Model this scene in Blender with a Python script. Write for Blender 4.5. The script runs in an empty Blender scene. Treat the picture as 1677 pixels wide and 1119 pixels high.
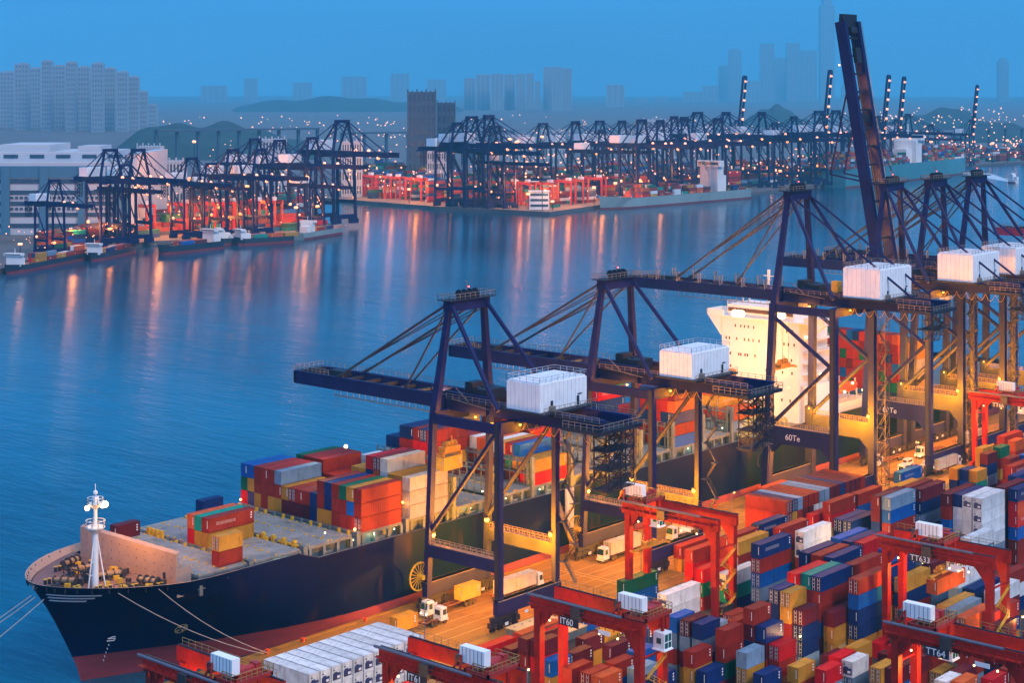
import bpy, math, random
from mathutils import Vector, Matrix
R = math.radians
rnd = random.Random(11)
sc = bpy.context.scene
COL = sc.collection

# ------------------------------------------------------------------ camera
CAMZ = 119.3
YAW = 41.4
cd = bpy.data.cameras.new('camera'); cam = bpy.data.objects.new('camera', cd); COL.objects.link(cam)
cam.location = (0, 0, CAMZ); cam.rotation_euler = (R(90), 0, R(YAW - 90))
cd.lens = 59.2; cd.sensor_width = 36.0; cd.shift_y = -0.2444
cd.clip_start = 1.0; cd.clip_end = 60000
sc.camera = cam

# ------------------------------------------------------------------ sky, sun, exposure
w = bpy.data.worlds.new('World'); sc.world = w; w.use_nodes = True
nt = w.node_tree; nt.nodes.clear()
N = nt.nodes.new; Lk = nt.links.new
tc = N('ShaderNodeTexCoord'); sep = N('ShaderNodeSeparateXYZ'); Lk(tc.outputs['Generated'], sep.inputs[0])
ramp = N('ShaderNodeValToRGB'); Lk(sep.outputs['Z'], ramp.inputs[0])
cr = ramp.color_ramp; cr.interpolation = 'EASE'
def stops(cr, lst):
    while len(cr.elements) > 1: cr.elements.remove(cr.elements[-1])
    cr.elements[0].position = lst[0][0]; cr.elements[0].color = (*lst[0][1], 1)
    for p, c in lst[1:]:
        e = cr.elements.new(p); e.color = (*c, 1)
stops(cr, [(0.0, (0.085, 0.45, 1.02)), (0.03, (0.075, 0.43, 1.02)), (0.09, (0.06, 0.42, 1.04)), (0.25, (0.012, 0.27, 0.74)), (0.5, (0.04, 0.22, 0.58)), (0.75, (0.34, 0.50, 0.84)), (1.0, (0.52, 0.64, 0.95))])
cloud = N('ShaderNodeTexNoise'); cloud.inputs['Scale'].default_value = 3.0; cloud.inputs['Detail'].default_value = 4
mp = N('ShaderNodeMapping'); mp.inputs['Scale'].default_value = (1, 1, 5); Lk(tc.outputs['Generated'], mp.inputs[0]); Lk(mp.outputs[0], cloud.inputs['Vector'])
mr = N('ShaderNodeMapRange'); mr.inputs[1].default_value = 0.3; mr.inputs[2].default_value = 0.7; mr.inputs[3].default_value = 0.93; mr.inputs[4].default_value = 1.06
Lk(cloud.outputs['Fac'], mr.inputs[0])
mx = N('ShaderNodeVectorMath'); mx.operation = 'SCALE'; Lk(ramp.outputs[0], mx.inputs[0]); Lk(mr.outputs[0], mx.inputs['Scale'])
bg = N('ShaderNodeBackground'); bg.inputs['Strength'].default_value = 1.0; Lk(mx.outputs[0], bg.inputs['Color'])
wo = N('ShaderNodeOutputWorld'); Lk(bg.outputs[0], wo.inputs['Surface'])

sd = bpy.data.lights.new('dusk_sun', 'SUN'); sd.energy = 1.8; sd.angle = R(24); sd.color = (1.0, 0.86, 0.84)
so = bpy.data.objects.new('dusk_sun', sd); COL.objects.link(so)
so.rotation_euler = Vector((0.15, 0.75, -0.75)).to_track_quat('-Z', 'Y').to_euler()

sc.view_settings.view_transform = 'Standard'; sc.view_settings.look = 'None'
sc.view_settings.exposure = 0.58; sc.view_settings.gamma = 1.0
sc.cycles.use_denoising = True
sc.cycles.max_bounces = 5; sc.cycles.diffuse_bounces = 2; sc.cycles.glossy_bounces = 2
sc.cycles.transmission_bounces = 2; sc.cycles.volume_bounces = 0
sc.cycles.sample_clamp_indirect = 3.0; sc.cycles.sample_clamp_direct = 5.0
sc.cycles.caustics_reflective = False; sc.cycles.caustics_refractive = False

# ------------------------------------------------------------------ bearings from the viewpoint on the roof above the yard
FW = Vector((math.cos(R(YAW)), math.sin(R(YAW)))); RT = Vector((math.sin(R(YAW)), -math.cos(R(YAW))))
def at(px, d):                      # bearing (as a pixel column of the photograph) and distance -> ground point
    l = (px - 838.5) / 2758.0 * d
    p = FW * d + RT * l
    return p.x, p.y
def hgt(py, d): return CAMZ - (py - 149.6) * d / 2758.0

# ------------------------------------------------------------------ materials
MATS = {}
def mat(name, col, rough=0.6, metal=0.0, var=0.25, scale=0.6, bump=0.0, emit=None, es=0.0, spec=0.5, src=None, dirt=0.0, vscale=None):
    m = bpy.data.materials.new(name); m.use_nodes = True; t = m.node_tree; b = t.nodes['Principled BSDF']
    b.inputs['Roughness'].default_value = rough; b.inputs['Metallic'].default_value = metal
    b.inputs['Specular IOR Level'].default_value = spec
    tc = t.nodes.new('ShaderNodeTexCoord')
    vec = tc.outputs['Object']
    if vscale:
        mpn = t.nodes.new('ShaderNodeMapping'); mpn.inputs['Scale'].default_value = vscale; t.links.new(vec, mpn.inputs[0]); vec = mpn.outputs[0]
    nz = t.nodes.new('ShaderNodeTexNoise'); nz.inputs['Scale'].default_value = scale; nz.inputs['Detail'].default_value = 5; nz.inputs['Roughness'].default_value = 0.65
    t.links.new(vec, nz.inputs['Vector'])
    r = t.nodes.new('ShaderNodeMapRange'); r.inputs[1].default_value = 0.3; r.inputs[2].default_value = 0.72
    r.inputs[3].default_value = 1 - var; r.inputs[4].default_value = 1 + var * 0.6
    t.links.new(nz.outputs['Fac'], r.inputs[0])
    if src == 'object':
        oi = t.nodes.new('ShaderNodeObjectInfo'); base = oi.outputs['Color']
    elif src == 'attr':
        a = t.nodes.new('ShaderNodeAttribute'); a.attribute_name = 'Col'; base = a.outputs['Color']
    else:
        rgb = t.nodes.new('ShaderNodeRGB'); rgb.outputs[0].default_value = (*col, 1); base = rgb.outputs[0]
    s = t.nodes.new('ShaderNodeVectorMath'); s.operation = 'SCALE'
    t.links.new(base, s.inputs[0]); t.links.new(r.outputs[0], s.inputs['Scale'])
    out = s.outputs[0]
    if dirt > 0:
        n2 = t.nodes.new('ShaderNodeTexNoise'); n2.inputs['Scale'].default_value = scale * 2.7; n2.inputs['Detail'].default_value = 6
        mp2 = t.nodes.new('ShaderNodeMapping'); mp2.inputs['Scale'].default_value = (1, 1, 0.25); mp2.inputs['Location'].default_value = (7, 3, 1)
        t.links.new(tc.outputs['Object'], mp2.inputs[0]); t.links.new(mp2.outputs[0], n2.inputs['Vector'])
        r2 = t.nodes.new('ShaderNodeMapRange'); r2.inputs[1].default_value = 0.56; r2.inputs[2].default_value = 0.74; r2.inputs[3].default_value = 0; r2.inputs[4].default_value = dirt
        t.links.new(n2.outputs['Fac'], r2.inputs[0])
        mxc = t.nodes.new('ShaderNodeMix'); mxc.data_type = 'RGBA'; mxc.inputs['B'].default_value = (0.035, 0.016, 0.010, 1)
        t.links.new(r2.outputs[0], mxc.inputs['Factor']); t.links.new(out, mxc.inputs['A']); out = mxc.outputs['Result']
    t.links.new(out, b.inputs['Base Color'])
    if bump:
        bn = t.nodes.new('ShaderNodeBump'); bn.inputs['Strength'].default_value = bump; bn.inputs['Distance'].default_value = 0.1
        t.links.new(nz.outputs['Fac'], bn.inputs['Height']); t.links.new(bn.outputs[0], b.inputs['Normal'])
    if emit:
        b.inputs['Emission Color'].default_value = (*emit, 1); b.inputs['Emission Strength'].default_value = es
    MATS[name] = m
    return m
crane_blue = mat('crane_blue_paint', (0.012, 0.014, 0.082), 0.5, 0.0, 0.3, 0.25, dirt=0.2, spec=.12)
crane_dark = mat('crane_dark_steel', (0.012, 0.014, 0.03), 0.6, 0.2, 0.4, 0.5)
rail_mat = mat('galvanised_rail', (0.30, 0.24, 0.20), 0.5, 0.4, 0.2)
white_paint = mat('white_sheet_metal', (0.82, 0.86, 0.88), 0.5, 0, 0.08, 0.3, dirt=0.12)
white_door = mat('dark_door', (0.02, 0.025, 0.04), 0.5)
rtg_red = mat('gantry_red_paint', (0.35, 0.012, 0.006), 0.6, 0, 0.35, 0.5, dirt=0.5, spec=.15)
rtg_grey = mat('cable_tray_grey', (0.13, 0.13, 0.17), 0.5, 0.3, 0.2)
yellow_paint = mat('yellow_safety_paint', (0.62, 0.36, 0.015), 0.5, 0, 0.25, 1.0)
black_rubber = mat('black_rubber', (0.010, 0.010, 0.011), 0.8)
glass_dark = mat('cab_glass', (0.01, 0.03, 0.04), 0.08, 0, 0.1)
glass_green = mat('green_cab_glass', (0.01, 0.10, 0.09), 0.1, 0, 0.1)
rope_mat = mat('wire_rope', (0.022, 0.024, 0.04), 0.6)
hawser = mat('mooring_hawser', (0.34, 0.31, 0.29), 0.8)
letter = mat('white_lettering', (0.75, 0.76, 0.78), 0.6, 0, 0.05)
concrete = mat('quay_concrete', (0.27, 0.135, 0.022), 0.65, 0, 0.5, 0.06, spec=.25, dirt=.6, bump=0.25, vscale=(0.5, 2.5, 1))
asphalt = mat('yard_asphalt', (0.045, 0.036, 0.030), 0.8, 0, 0.35, 0.09, bump=0.2)
line_paint = mat('yellow_road_line', (0.55, 0.36, 0.10), 0.6, 0, 0.35, 0.5)
hull_navy = mat('hull_navy_paint', (0.001, 0.006, 0.040), 0.5, 0, 0.4, 0.10, dirt=0.3, vscale=(0.6, 1, 0.3), spec=.04)
hull_red = mat('hull_antifouling', (0.17, 0.022, 0.036), 0.8, 0, 0.45, 0.12, vscale=(0.25, 1, 2.2))
deck_mat = mat('deck_oxide_paint', (0.12, 0.075, 0.075), 0.6, 0, 0.3, 0.3, dirt=0.3)
coaming_mat = mat('coaming_grey_paint', (0.10, 0.14, 0.155), 0.6, 0, 0.3, 0.3, dirt=0.5)
hatch_mat = mat('hatch_cover_paint', (0.22, 0.22, 0.21), 0.6, 0, 0.35, 0.15, dirt=0.6)
cream_steel = mat('breakwater_steel', (0.30, 0.22, 0.18), 0.55, 0, 0.15, 0.2, dirt=0.3)
ship_white = mat('ship_white_paint', (0.78, 0.77, 0.74), 0.5, 0, 0.08, 0.1, dirt=0.10)
orange_boat = mat('lifeboat_orange', (0.65, 0.07, 0.015), 0.45)
cont_mat = mat('container_paint', (1, 1, 1), 0.55, 0, 0.25, 0.35, src='object', dirt=0.45, spec=.12)
cont_stuff = mat('container_paint_mixed', (1, 1, 1), 0.6, 0, 0.2, 0.3, src='attr', dirt=0.3, spec=.1)
far_mat = mat('far_painted_surface', (1, 1, 1), 0.6, 0, 0.15, 0.02, src='attr')
bar_mat = mat('galvanised_bars', (0.55, 0.56, 0.58), 0.4, 0.5, 0.1)
logo_navy = mat('navy_unit_panel', (0.012, 0.03, 0.12), 0.5)
truck_white = mat('truck_white_paint', (0.72, 0.70, 0.66), 0.35, 0, 0.06)
chassis_mat = mat('chassis_brown', (0.09, 0.035, 0.022), 0.6, 0, 0.3, 1.5)
sheave_mat = mat('greasy_steel', (0.05, 0.045, 0.05), 0.5, 0.3, 0.3)
def emis(name, col, s):
    return mat(name, (0.8, 0.8, 0.8), 0.5, emit=col, es=s)
lamp_orange = emis('sodium_lamp', (1.0, 0.40, 0.03), 3.5)
lamp_white = emis('flood_lamp_glow', (1.0, 0.62, 0.22), 4.5)
lamp_green = emis('fluorescent_lamp', (0.75, 1.0, 0.55), 2.5)
lamp_red = emis('red_beacon', (1.0, 0.05, 0.03), 3)
far_warm = emis('distant_warm_light', (1.0, 0.27, 0.015), 1.5)
far_pale = emis('distant_pale_light', (1.0, 0.42, 0.10), 1.2)
# corrugated steel: ribs as a bump across the long side and the roof
for m in (cont_mat,):
    t = m.node_tree; b = t.nodes['Principled BSDF']
    tcn = t.nodes.new('ShaderNodeTexCoord')
    wv = t.nodes.new('ShaderNodeTexWave'); wv.wave_type = 'BANDS'; wv.bands_direction = 'X'; wv.inputs['Scale'].default_value = 0.55; wv.inputs['Distortion'].default_value = 0.0
    t.links.new(tcn.outputs['Object'], wv.inputs['Vector'])
    bn = t.nodes.new('ShaderNodeBump'); bn.inputs['Strength'].default_value = 0.5; bn.inputs['Distance'].default_value = 0.08
    t.links.new(wv.outputs['Fac'], bn.inputs['Height']); t.links.new(bn.outputs[0], b.inputs['Normal'])

# ------------------------------------------------------------------ mesh builder
class MB:
    def __init__(s): s.v = []; s.f = []; s.m = []; s.c = []
    def q(s, pts, m=0, c=None):
        i = len(s.v); s.v += [tuple(p) for p in pts]; s.f.append(tuple(range(i, i + len(pts)))); s.m.append(m); s.c.append(c)
    def box(s, x0, x1, y0, y1, z0, z1, m=0, c=None, top=None):
        i = len(s.v)
        s.v += [(x0, y0, z0), (x1, y0, z0), (x1, y1, z0), (x0, y1, z0), (x0, y0, z1), (x1, y0, z1), (x1, y1, z1), (x0, y1, z1)]
        for k, f in enumerate(((0, 3, 2, 1), (4, 5, 6, 7), (0, 1, 5, 4), (1, 2, 6, 5), (2, 3, 7, 6), (3, 0, 4, 7))):
            s.f.append(tuple(i + a for a in f)); s.m.append(top if (top is not None and k == 1) else m); s.c.append(c)
    def beam(s, p, q, w=0.5, h=None, m=0, c=None, w2=None, h2=None):
        h = w if h is None else h; w2 = w if w2 is None else w2; h2 = h if h2 is None else h2
        p = Vector(p); q = Vector(q); d = (q - p)
        if d.length < 1e-6: return
        d.normalize(); ref = Vector((0, 0, 1)) if abs(d.z) < 0.9 else Vector((0, 1, 0))
        sd = d.cross(ref).normalized(); up = sd.cross(d).normalized()
        i = len(s.v)
        for o, ww, hh in ((p, w, h), (q, w2, h2)):
            for a, b in ((-1, -1), (1, -1), (1, 1), (-1, 1)):
                s.v.append(tuple(o + sd * (a * ww / 2) + up * (b * hh / 2)))
        for f in ((0, 1, 2, 3), (7, 6, 5, 4), (0, 4, 5, 1), (1, 5, 6, 2), (2, 6, 7, 3), (3, 7, 4, 0)):
            s.f.append(tuple(i + a for a in f)); s.m.append(m); s.c.append(c)
    def tube(s, p, q, r, n=8, m=0, r2=None, c=None, caps=True):
        r2 = r if r2 is None else r2; p = Vector(p); q = Vector(q); d = (q - p).normalized()
        ref = Vector((0, 0, 1)) if abs(d.z) < 0.9 else Vector((0, 1, 0))
        a = d.cross(ref).normalized(); b = a.cross(d).normalized(); i = len(s.v)
        for o, rr in ((p, r), (q, r2)):
            for k in range(n):
                t = 2 * math.pi * k / n; s.v.append(tuple(o + a * (rr * math.cos(t)) + b * (rr * math.sin(t))))
        for k in range(n):
            s.f.append((i + k, i + (k + 1) % n, i + n + (k + 1) % n, i + n + k)); s.m.append(m); s.c.append(c)
        if caps:
            s.f.append(tuple(i + k for k in range(n))[::-1]); s.m.append(m); s.c.append(c)
            s.f.append(tuple(i + n + k for k in range(n))); s.m.append(m); s.c.append(c)
    def line(s, pts, r, n=6, m=0):
        for a, b in zip(pts, pts[1:]): s.tube(a, b, r, n, m)
    def prism(s, poly, z0, z1, m=0, c=None, top=None):
        i = len(s.v); n = len(poly)
        s.v += [(x, y, z0) for x, y in poly] + [(x, y, z1) for x, y in poly]
        s.f.append(tuple(range(i + n, i + 2 * n))); s.m.append(m if top is None else top); s.c.append(c)
        s.f.append(tuple(range(i, i + n))[::-1]); s.m.append(m); s.c.append(c)
        for k in range(n):
            s.f.append((i + k, i + (k + 1) % n, i + n + (k + 1) % n, i + n + k)); s.m.append(m); s.c.append(c)
    def ball(s, p, r, m=0, n=8, k=5, c=None):
        i = len(s.v); p = Vector(p)
        for a in range(k + 1):
            th = math.pi * a / k
            for b in range(n):
                ph = 2 * math.pi * b / n
                s.v.append((p.x + r * math.sin(th) * math.cos(ph), p.y + r * math.sin(th) * math.sin(ph), p.z + r * math.cos(th)))
        for a in range(k):
            for b in range(n):
                s.f.append((i + a * n + b, i + (a + 1) * n + b, i + (a + 1) * n + (b + 1) % n, i + a * n + (b + 1) % n)); s.m.append(m); s.c.append(c)
    def rail(s, p, q, h=1.15, step=1.9, r=0.09, m=0):
        p = Vector(p); q = Vector(q); up = Vector((0, 0, h)); L = (q - p).length; n = max(1, int(L / step))
        s.beam(p + up, q + up, r, r, m); s.beam(p + up * 0.5, q + up * 0.5, r * 0.8, r * 0.8, m)
        for k in range(n + 1):
            o = p.lerp(q, k / n); s.beam(o, o + up, r, r, m)
    def truss(s, p, q, w, n, r=0.12, m=0):           # square lattice column between p and q
        p = Vector(p); q = Vector(q); cs = [Vector((a * w / 2, b * w / 2, 0)) for a, b in ((-1, -1), (1, -1), (1, 1), (-1, 1))]
        for k in range(4): s.beam(p + cs[k], q + cs[k], r, r, m)
        for j in range(n + 1):
            o = p.lerp(q, j / n)
            for k in range(4): s.beam(o + cs[k], o + cs[(k + 1) % 4], r * 0.8, r * 0.8, m)
            if j < n:
                o2 = p.lerp(q, (j + 1) / n)
                for k in range(4): s.beam(o + cs[k], o2 + cs[(k + 1) % 4], r * 0.7, r * 0.7, m)
    def build(s, name, mats, parent=None, loc=None, smooth=False):
        me = bpy.data.meshes.new(name); me.from_pydata(s.v, [], s.f); me.update()
        if not isinstance(mats, (list, tuple)): mats = [mats]
        for mm in mats: me.materials.append(mm)
        me.polygons.foreach_set('material_index', s.m)
        if any(c is not None for c in s.c):
            at_ = me.color_attributes.new('Col', 'FLOAT_COLOR', 'CORNER'); buf = []
            for f, c in zip(s.f, s.c):
                c = c or (0.5, 0.5, 0.5)
                buf += [c[0], c[1], c[2], 1.0] * len(f)
            at_.data.foreach_set('color', buf)
        if smooth: me.polygons.foreach_set('use_smooth', [True] * len(me.polygons))
        o = bpy.data.objects.new(name, me); COL.objects.link(o)
        if parent: o.parent = parent
        if loc: o.location = loc
        return o
def tag(o, label=None, cat=None, group=None, kind=None):
    if label: o['label'] = label
    if cat: o['category'] = cat
    if group: o['group'] = group
    if kind: o['kind'] = kind
    return o
def empty(name, loc, label, cat, group=None, rz=0):
    o = bpy.data.objects.new(name, None); COL.objects.link(o); o.location = loc; o.rotation_euler = (0, 0, rz); o.empty_display_size = 1
    return tag(o, label, cat, group)
LK = 1.5
def light(parent, loc, power, col=(1.0, 0.31, 0.0), r=0.35, name='lamp_and_fill_light', spot=None, aim=None):
    ld = bpy.data.lights.new(name, 'SPOT' if spot else 'POINT'); ld.energy = power * LK; ld.color = col; ld.shadow_soft_size = r
    if spot: ld.spot_size = R(spot); ld.spot_blend = 0.6
    o = bpy.data.objects.new(name, ld); COL.objects.link(o); o.location = loc
    if parent: o.parent = parent
    if aim: o.rotation_euler = (Vector(aim) - Vector(loc)).to_track_quat('-Z', 'Y').to_euler()
    return o
def lamp(parent, loc, r=0.45, m=None, name='lamp'):
    b = MB(); b.ball(loc, r, 0); b.box(loc[0] - r, loc[0] + r, loc[1] - r * .8, loc[1] + r * .8, loc[2] + r * 0.8, loc[2] + r * 1.2, 1)
    return b.build(name, [m or lamp_orange, crane_dark], parent)
def text_mesh(name, body, size, m, parent, loc, rot, ext=0.03):
    cu = bpy.data.curves.new(name, 'FONT'); cu.body = body; cu.size = size; cu.extrude = ext
    o = bpy.data.objects.new(name, cu); COL.objects.link(o)
    bpy.context.view_layer.update(); dg = bpy.context.evaluated_depsgraph_get(); me = bpy.data.meshes.new_from_object(o.evaluated_get(dg))
    bpy.data.objects.remove(o); o2 = bpy.data.objects.new(name, me); me.materials.clear(); me.materials.append(m)
    COL.objects.link(o2); o2.parent = parent; o2.location = loc; o2.rotation_euler = rot
    return o2
def children(o): return [c for c in bpy.data.objects if c.parent == o]
# ------------------------------------------------------------------ setting: water, land
wm = bpy.data.materials.new('harbour_water'); wm.use_nodes = True; t = wm.node_tree; b = t.nodes['Principled BSDF']
b.inputs['Base Color'].default_value = (0.003, 0.075, 0.16, 1); b.inputs['Roughness'].default_value = 0.1; b.inputs['IOR'].default_value = 1.33
g = t.nodes.new('ShaderNodeTexCoord')
def wnoise(scale, sx, sy, rot, det=3):
    mpn = t.nodes.new('ShaderNodeMapping'); mpn.inputs['Scale'].default_value = (sx, sy, 1); mpn.inputs['Rotation'].default_value = (0, 0, R(rot))
    t.links.new(g.outputs['Object'], mpn.inputs[0]); nz = t.nodes.new('ShaderNodeTexNoise'); nz.inputs['Scale'].default_value = scale; nz.inputs['Detail'].default_value = det
    nz.inputs['Roughness'].default_value = 0.6; t.links.new(mpn.outputs[0], nz.inputs['Vector']); return nz.outputs['Fac']
n1 = wnoise(0.16, 2.2, 0.6, -41, 5); n2 = wnoise(0.02, 1.6, 0.5, -30, 4); n3 = wnoise(0.006, 1, 0.35, 10, 3)
ad = t.nodes.new('ShaderNodeMath'); ad.operation = 'MULTIPLY_ADD'; ad.inputs[1].default_value = 3.0; t.links.new(n2, ad.inputs[0]); t.links.new(n1, ad.inputs[2])
bp = t.nodes.new('ShaderNodeBump'); bp.inputs['Strength'].default_value = 0.32; bp.inputs['Distance'].default_value = 0.7; t.links.new(ad.outputs[0], bp.inputs['Height']); t.links.new(bp.outputs[0], b.inputs['Normal'])
n4 = wnoise(0.11, 2.6, 0.55, -38, 6)
mm_ = t.nodes.new('ShaderNodeMath'); mm_.operation = 'MULTIPLY_ADD'; mm_.inputs[1].default_value = 0.6; t.links.new(n4, mm_.inputs[0]); t.links.new(n3, mm_.inputs[2])
cr2 = t.nodes.new('ShaderNodeValToRGB'); stops(cr2.color_ramp, [(0.62, (0.0002, 0.024, 0.060)), (0.98, (0.0004, 0.085, 0.165))])  # lighter ripple crests painted into the base colour, in place of reflections
t.links.new(mm_.outputs[0], cr2.inputs[0]); t.links.new(cr2.outputs[0], b.inputs['Base Color'])
WZ = -3.5
mb = MB(); mb.q([(-3000, -3000, WZ), (40000, -3000, WZ), (40000, 40000, WZ), (-3000, 40000, WZ)])
tag(mb.build('water', wm), kind='structure')

mb = MB(); mb.prism([(-400, -1200), (2600, -1200), (2600, -300), (1200, 100), (1200, 276), (-400, 276)], -8, 0)
tag(mb.build('yard_ground', asphalt), kind='structure')
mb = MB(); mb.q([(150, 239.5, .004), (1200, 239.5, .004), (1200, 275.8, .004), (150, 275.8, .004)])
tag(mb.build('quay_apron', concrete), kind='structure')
mb = MB(); mb.box(150, 1200, 275.8, 276.6, -7, 0.25)
for x in range(150, 1200, 12): mb.tube((x, 276.9, -2.5), (x, 276.9, -0.3), 0.45, 8, 1)
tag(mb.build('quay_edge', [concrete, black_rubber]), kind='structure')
mb = MB()
for y in (248.5, 270.4):
    for o in (-0.45, 0.45): mb.box(150, 1200, y + o - 0.08, y + o + 0.08, 0.004, 0.02)
tag(mb.build('crane_rails', crane_dark), kind='structure')
mb = MB()
for y in (252.6, 256.6, 260.6, 264.6, 243.5): mb.q([(150, y, .012), (1200, y, .012), (1200, y + .22, .012), (150, y + .22, .012)])
for x in (322, 323.6, 400, 470):
    mb.q([(x, 244, .013), (x + .3, 244, .013), (x + .3, 268, .013), (x, 268, .013)])
for x in range(180, 600, 14):
    for y in (209.5, 180.5, 150.5): mb.q([(x, y, .012), (x + 7, y, .012), (x + 7, y + .2, .012), (x, y + .2, .012)])
tag(mb.build('painted_lines', line_paint), kind='structure')

# far shores
def quay_d(px):                 # distance of the far waterfronts along a bearing
    P_ = [(-100, 1060), (0, 1133), (140, 1273), (250, 1341), (480, 1398), (530, 1440), (560, 1870), (715, 1746), (900, 1667), (985, 1775), (1200, 1960), (1370, 2187), (1570, 2690), (1700, 2870)]
    for (a, da), (b_, db) in zip(P_, P_[1:]):
        if px <= b_: return da + (db - da) * max(0, (px - a)) / (b_ - a)
    return 2870
land_mat = mat('far_terminal_paving', (0.11, 0.10, 0.10), 0.7, 0, 0.35, 0.01)
hill_mat = mat('hill_woodland', (0.012, 0.045, 0.05), 0.9, 0, 0.5, 0.01, bump=0.4)
mb = MB(); mb.prism([(520, 925), (622, 1008), (742, 1084), (816, 1101), (928, 1061), (1028, 1112), (1060, 1300), (1500, 20000), (-3000, 20000), (-3000, 925)][::-1], -9, 0)
tag(mb.build('left_terminal_ground', land_mat), kind='structure')
mb = MB(); mb.prism([(1275, 1390), (1258, 1214), (1275, 1074), (1394, 1103), (1635, 1100), (1920, 1130), (2488, 1243), (9500, 1300), (32000, 2600), (32000, 32000), (1700, 32000)], -9, 0)
tag(mb.build('far_terminal_ground', land_mat), kind='structure')
def hill(name, px0, px1, d, h, depth, seed, py=None):
    mb = MB(); nx, ny = 40, 10; rr = random.Random(seed); ph = [rr.uniform(0, 6.28) for _ in range(6)]
    for j in range(ny + 1):
        for i in range(nx + 1):
            u = i / nx; v = j / ny; x, y = at(px0 + (px1 - px0) * u, d + depth * v)
            e = math.sin(math.pi * u) ** 0.7 * math.sin(math.pi * v) ** 0.8
            z = h * e * (0.72 + 0.16 * math.sin(6 * u + ph[0]) + 0.1 * math.sin(13 * u + ph[1] + 2 * v) + 0.06 * math.sin(29 * u + ph[2])) - 2
            mb.v.append((x, y, z))
    for j in range(ny):
        for i in range(nx):
            a = j * (nx + 1) + i; mb.f.append((a, a + 1, a + nx + 2, a + nx + 1)); mb.m.append(0); mb.c.append(None)
    return tag(mb.build(name, hill_mat, smooth=True), kind='structure')
hill('hills', 190, 520, 2900, 88, 900, 1)
hill('hills', 1215, 1335, 5600, 85, 700, 2)
hill('hills', 1560, 1800, 3900, 66, 900, 3)
hill('hills', 380, 760, 9800, 132, 1800, 4)
hill('hills', 1420, 1640, 5200, 74, 900, 5)
# ------------------------------------------------------------------ containers
CC = {'N': ('navy blue', (0.006, 0.024, 0.12)), 'B': ('bright blue', (0.005, 0.085, 0.34)), 'R': ('bright red', (0.50, 0.005, 0.010)),
      'M': ('brick red', (0.24, 0.018, 0.010)), 'P': ('dark maroon', (0.10, 0.009, 0.018)), 'Y': ('mustard yellow', (0.42, 0.21, 0.022)),
      'W': ('white refrigerated', (0.62, 0.66, 0.68)), 'T': ('teal green', (0.006, 0.24, 0.18)), 'G': ('dark green', (0.006, 0.11, 0.055)),
      'O': ('orange', (0.50, 0.09, 0.02)), 'S': ('pale steel blue', (0.15, 0.25, 0.36)), 'L': ('light yellow', (0.80, 0.50, 0.05)),
      'C': ('cream white', (0.58, 0.53, 0.42))}
CH = 3.2
side_mark = mat('faded_side_marking', (1, 1, 1), 0.6, src='object', var=.1)
_t = side_mark.node_tree; _b = _t.nodes['Principled BSDF']; _l = _b.inputs['Base Color'].links[0].from_socket
_m = _t.nodes.new('ShaderNodeMix'); _m.data_type = 'RGBA'; _m.inputs['Factor'].default_value = 0.22; _m.inputs['B'].default_value = (.7, .7, .7, 1); _t.links.new(_l, _m.inputs['A']); _t.links.new(_m.outputs['Result'], _b.inputs['Base Color'])
def cont_mesh(L, kind):
    mb = MB(); W2 = 1.22; H = CH - 0.06
    mb.box(0.06, L - 0.06, -W2 + 0.05, W2 - 0.05, 0.10, H - 0.05)
    for x in (0.0, L - 0.16):
        for y in (-W2, W2 - 0.16): mb.box(x, x + 0.16, y, y + 0.16, 0.0, H)
    for y in (-W2, W2 - 0.1): mb.box(0.16, L - 0.16, y, y + 0.1, 0.0, 0.16); mb.box(0.16, L - 0.16, y, y + 0.1, H - 0.1, H)
    for x in (0.0, L - 0.1): mb.box(x, x + 0.1, -W2 + .16, W2 - .16, 0.0, 0.16); mb.box(x, x + 0.1, -W2 + .16, W2 - .16, H - 0.14, H)
    if kind in ('plain', 'marked'):
        mb.box(-0.02, 0.05, -W2 + 0.42, -W2 + 0.52, 0.9, 2.6, 1)              # data strip
        if kind == 'marked' and L > 10:
            x = 2.2
            while x < 7.6: w_ = rnd.uniform(.2, .5); mb.box(x, x + w_, -W2 - 0.004, -W2 + 0.05, 1.35, 2.0 + rnd.choice((0, .12)), 5); x += w_ + .16
        for k in range(3): mb.box(L - 0.95, L - 0.6, -W2 - 0.005, -W2 + 0.04, 1.2 + k * 0.55, 1.5 + k * 0.55, 1)
    if kind == 'doors':
        for y in (-0.85, -0.35, 0.35, 0.85): mb.beam((-0.03, y, 0.2), (-0.03, y, H - 0.2), 0.08, 0.08, 2)
        for y in (-0.6, 0.6):
            for z in (0.8, 1.5, 2.3): mb.box(-0.06, 0.02, y - 0.28, y + 0.28, z, z + 0.16, 2)
        mb.box(-0.02, 0.05, -0.02, 0.02, 0.1, H, 3)
    if kind == 'reefer':
        mb.box(-0.03, 0.05, -W2 + 0.25, W2 - 0.3, 0.55, 1.75, 3)
        mb.box(-0.05, 0.05, -0.15, W2 - 0.55, 1.65, 2.0, 3); mb.box(-0.06, 0.05, -0.75, -0.1, 0.8, 1.25, 1); mb.box(-0.06, 0.05, 0.1, 0.65, 0.85, 1.15, 4)
        mb.box(-0.05, 0.05, 0.5, 0.8, 2.3, 2.5, 4)
    me = mb.build('container', [cont_mat, letter, bar_mat, logo_navy, sheave_mat, side_mark])
    d = me.data; bpy.data.objects.remove(me); d.name = 'container_%s_%d' % (kind, L); return d
CMESH = {(L, k): cont_mesh(L, k) for L in (12.8, 6.35) for k in ('plain', 'doors', 'reefer', 'blank', 'marked')}
SPECS = []      # every container: dict(x, y, z, L, c, rot, area, key, kind)
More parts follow.
